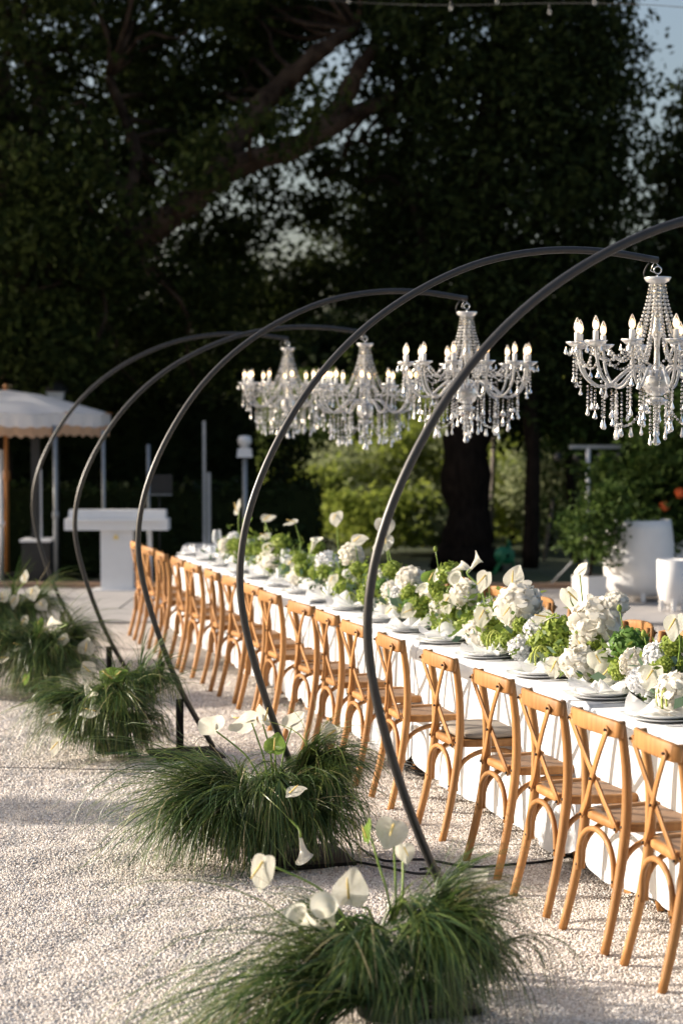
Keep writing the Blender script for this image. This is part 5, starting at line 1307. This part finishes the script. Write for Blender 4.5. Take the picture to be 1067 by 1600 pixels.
# backdrop of dark trees beyond the garden
for i, (x, d, h, rx, lab) in enumerate([(-60, 42, 6.5, 3.2, 'at the left edge'), (110, 44, 6.2, 3.2, 'behind the parasol'), (280, 43, 5.6, 3.0, 'behind the piano'), (430, 48, 5.4, 3.0, 'behind the conical shrub'), (580, 62, 6.0, 3.4, 'far behind the clearing'), (730, 64, 6.6, 3.6, 'far behind the thick trunk'), (880, 62, 6.6, 3.4, 'far behind the young trees'), (1040, 58, 6.8, 3.4, 'far behind the planters')]):
    q_ = pd(x, 700, d); q_ = (q_.x, q_.y, 0)
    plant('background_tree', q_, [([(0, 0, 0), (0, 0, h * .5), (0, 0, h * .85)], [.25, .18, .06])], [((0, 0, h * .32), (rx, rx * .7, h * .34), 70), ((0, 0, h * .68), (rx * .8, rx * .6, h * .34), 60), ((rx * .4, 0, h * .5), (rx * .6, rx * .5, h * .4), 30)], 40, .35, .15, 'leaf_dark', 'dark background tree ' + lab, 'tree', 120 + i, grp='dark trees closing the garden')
# unseen trees added on the left to shade the garden edge
for i, (x, y, h, rx, lab) in enumerate([(-3.5, 29.0, 14, 3.6, 'nearest the oak'), (-9.5, 31.5, 16, 4.0, 'second beyond the left edge'), (-16, 34.5, 17, 4.2, 'third beyond the left edge')]):
    plant('shade_tree', (x, y, 0), [([(0, 0, 0), (0, 0, h * .4), (0, 0, h * .9)], [.45, .35, .08])], [((0, 0, h * .35), (rx, rx, h * .3), 44), ((0, 0, h * .68), (rx * .9, rx * .9, h * .3), 60)], 15, .42, .20, 'leaf_dark', 'tall dark shade tree added left of the picture, ' + lab, 'tree', 140 + i, grp='added shade trees at the left')
# unseen slim cypresses added to cast the shadow bands across the gravel
for i, (s0, px_) in enumerate([(12.2, (0, 1268)), (13.5, (230, 1092)), (14.0, (200, 1040))]):
    g_ = gp(*px_); p = g_ + Vector((SUN_TO.x, SUN_TO.y, 0)).normalized() * s0
    plant('shadow_cypress', (p.x, p.y, 0), [([(0, 0, 0), (0, 0, 2.4), (0, 0, 5.2)], [.05, .04, .01])], [((0, 0, 1.3), (.22, .22, 1.3), 90), ((0, 0, 3.7), (.22, .22, 1.7), 110)], 110, .06, .08, 'leaf_dark', 'slim cypress added left of the picture for its shadow, ' + ['nearest the camera', 'in the middle', 'farthest'][i], 'tree', 150 + i, grp='slim cypresses added left of the yard')

# posts and small things in the clearing
def post(x, y, xt, yt, wpx, lab, d=None):
    q_ = gp(x, y); qd = dist(q_); t_ = pd(xt, yt, qd); k = qd / FPX
    o = MB().tube([(0, 0, 0), (t_.x - q_.x, t_.y - q_.y, t_.z)], [wpx * k / 2, wpx * k / 2 * .85], 9, up=(0.2, 1, 0)).build('wooden_post', 'palewood'); o.location = (q_.x, q_.y, 0)
    tag(o, lab, 'post', 'weathered posts in the garden')
post(765, 860, 772, 680, 9, 'pale weathered post just right of the thick trunk')
post(850, 876, 864, 780, 6, 'thin leaning stake right of the narrow trunk')
q_ = pd(650, 722, 38); t_ = Vector((RGT * 1.1)) 
o = MB().tube([(-RGT * 0.75 + Vector((0, 0, -.16)))[:], (RGT * 0.75 + Vector((0, 0, .18)))[:]], 0.03, 8).build('handrail', 'grey_metal'); o.location = q_
tag(o, 'slanting pale rail far behind the hoops in the clearing', 'rail')
for s in (-.6, .6): 
    pp = RGT * s; MB().tube([(pp.x, pp.y, s * .2), (pp.x, pp.y, -q_.z)], 0.02, 6, up=(1, 0, 0)).build('rail_post', 'grey_metal', o)
q_ = gp(788, 897)
o = tag(empty('hose_reel', (q_.x, q_.y, 0), CAMZ), 'small green plastic garden hose reel on the lawn beside the trunks', 'hose reel')
rl = MB().lathe([(0.03, -.07), (.11, -.07), (.11, -.055), (.07, -.05), (.07, .05), (.11, .055), (.11, .07), (.03, .07)], 24).build('reel', 'green_plastic', o); rl.location = (0, 0, .24); rl.rotation_euler = (R(90), 0, R(25))
for s in (-1, 1): MB().tube([(-.14, s * .11, 0.0), (0, s * .11, .25), (.05, s * .11, .42), (.14, s * .11, 0.0)], 0.013, 8, up=(0, 1, 0)).build('frame_side', 'green_plastic', o)
MB().tube([(.05, -.11, .42), (.05, .11, .42)], 0.014, 8).build('handle', 'green_plastic', o)

# string lights across the top
ws = [pd(-60, -30, 20), pd(250, -20, 19), pd(545, 3, 18.5), pd(705, 8, 18), pd(860, 5, 17.5), pd(1000, 7, 17), pd(1120, 16, 16.5)]
o = tag(MB().tube(smooth_path(ws, 60), 0.0035, 6).build('string_light_cable', 'rubber'), 'thin black string-light cable across the top of the picture', 'string lights')
for (x, y, d) in [(545, 2, 18.5), (704, 13, 18), (776, 2, 17.8), (858, 19, 17.5), (928, 4, 17.2)]:
    p = pd(x, y, d); 
    s_ = MB().tube([(p.x, p.y, p.z + .07), (p.x, p.y, p.z + .03)], 0.010, 8, up=(1, 0, 0)).build('socket', 'rubber', o)
    MB().lathe([(0.008, .03), (.015, 0.010), (.017, -.004), (.012, -.02), (0, -.026)], 12, tuple(p)).build('bulb', 'dimbulb', s_)
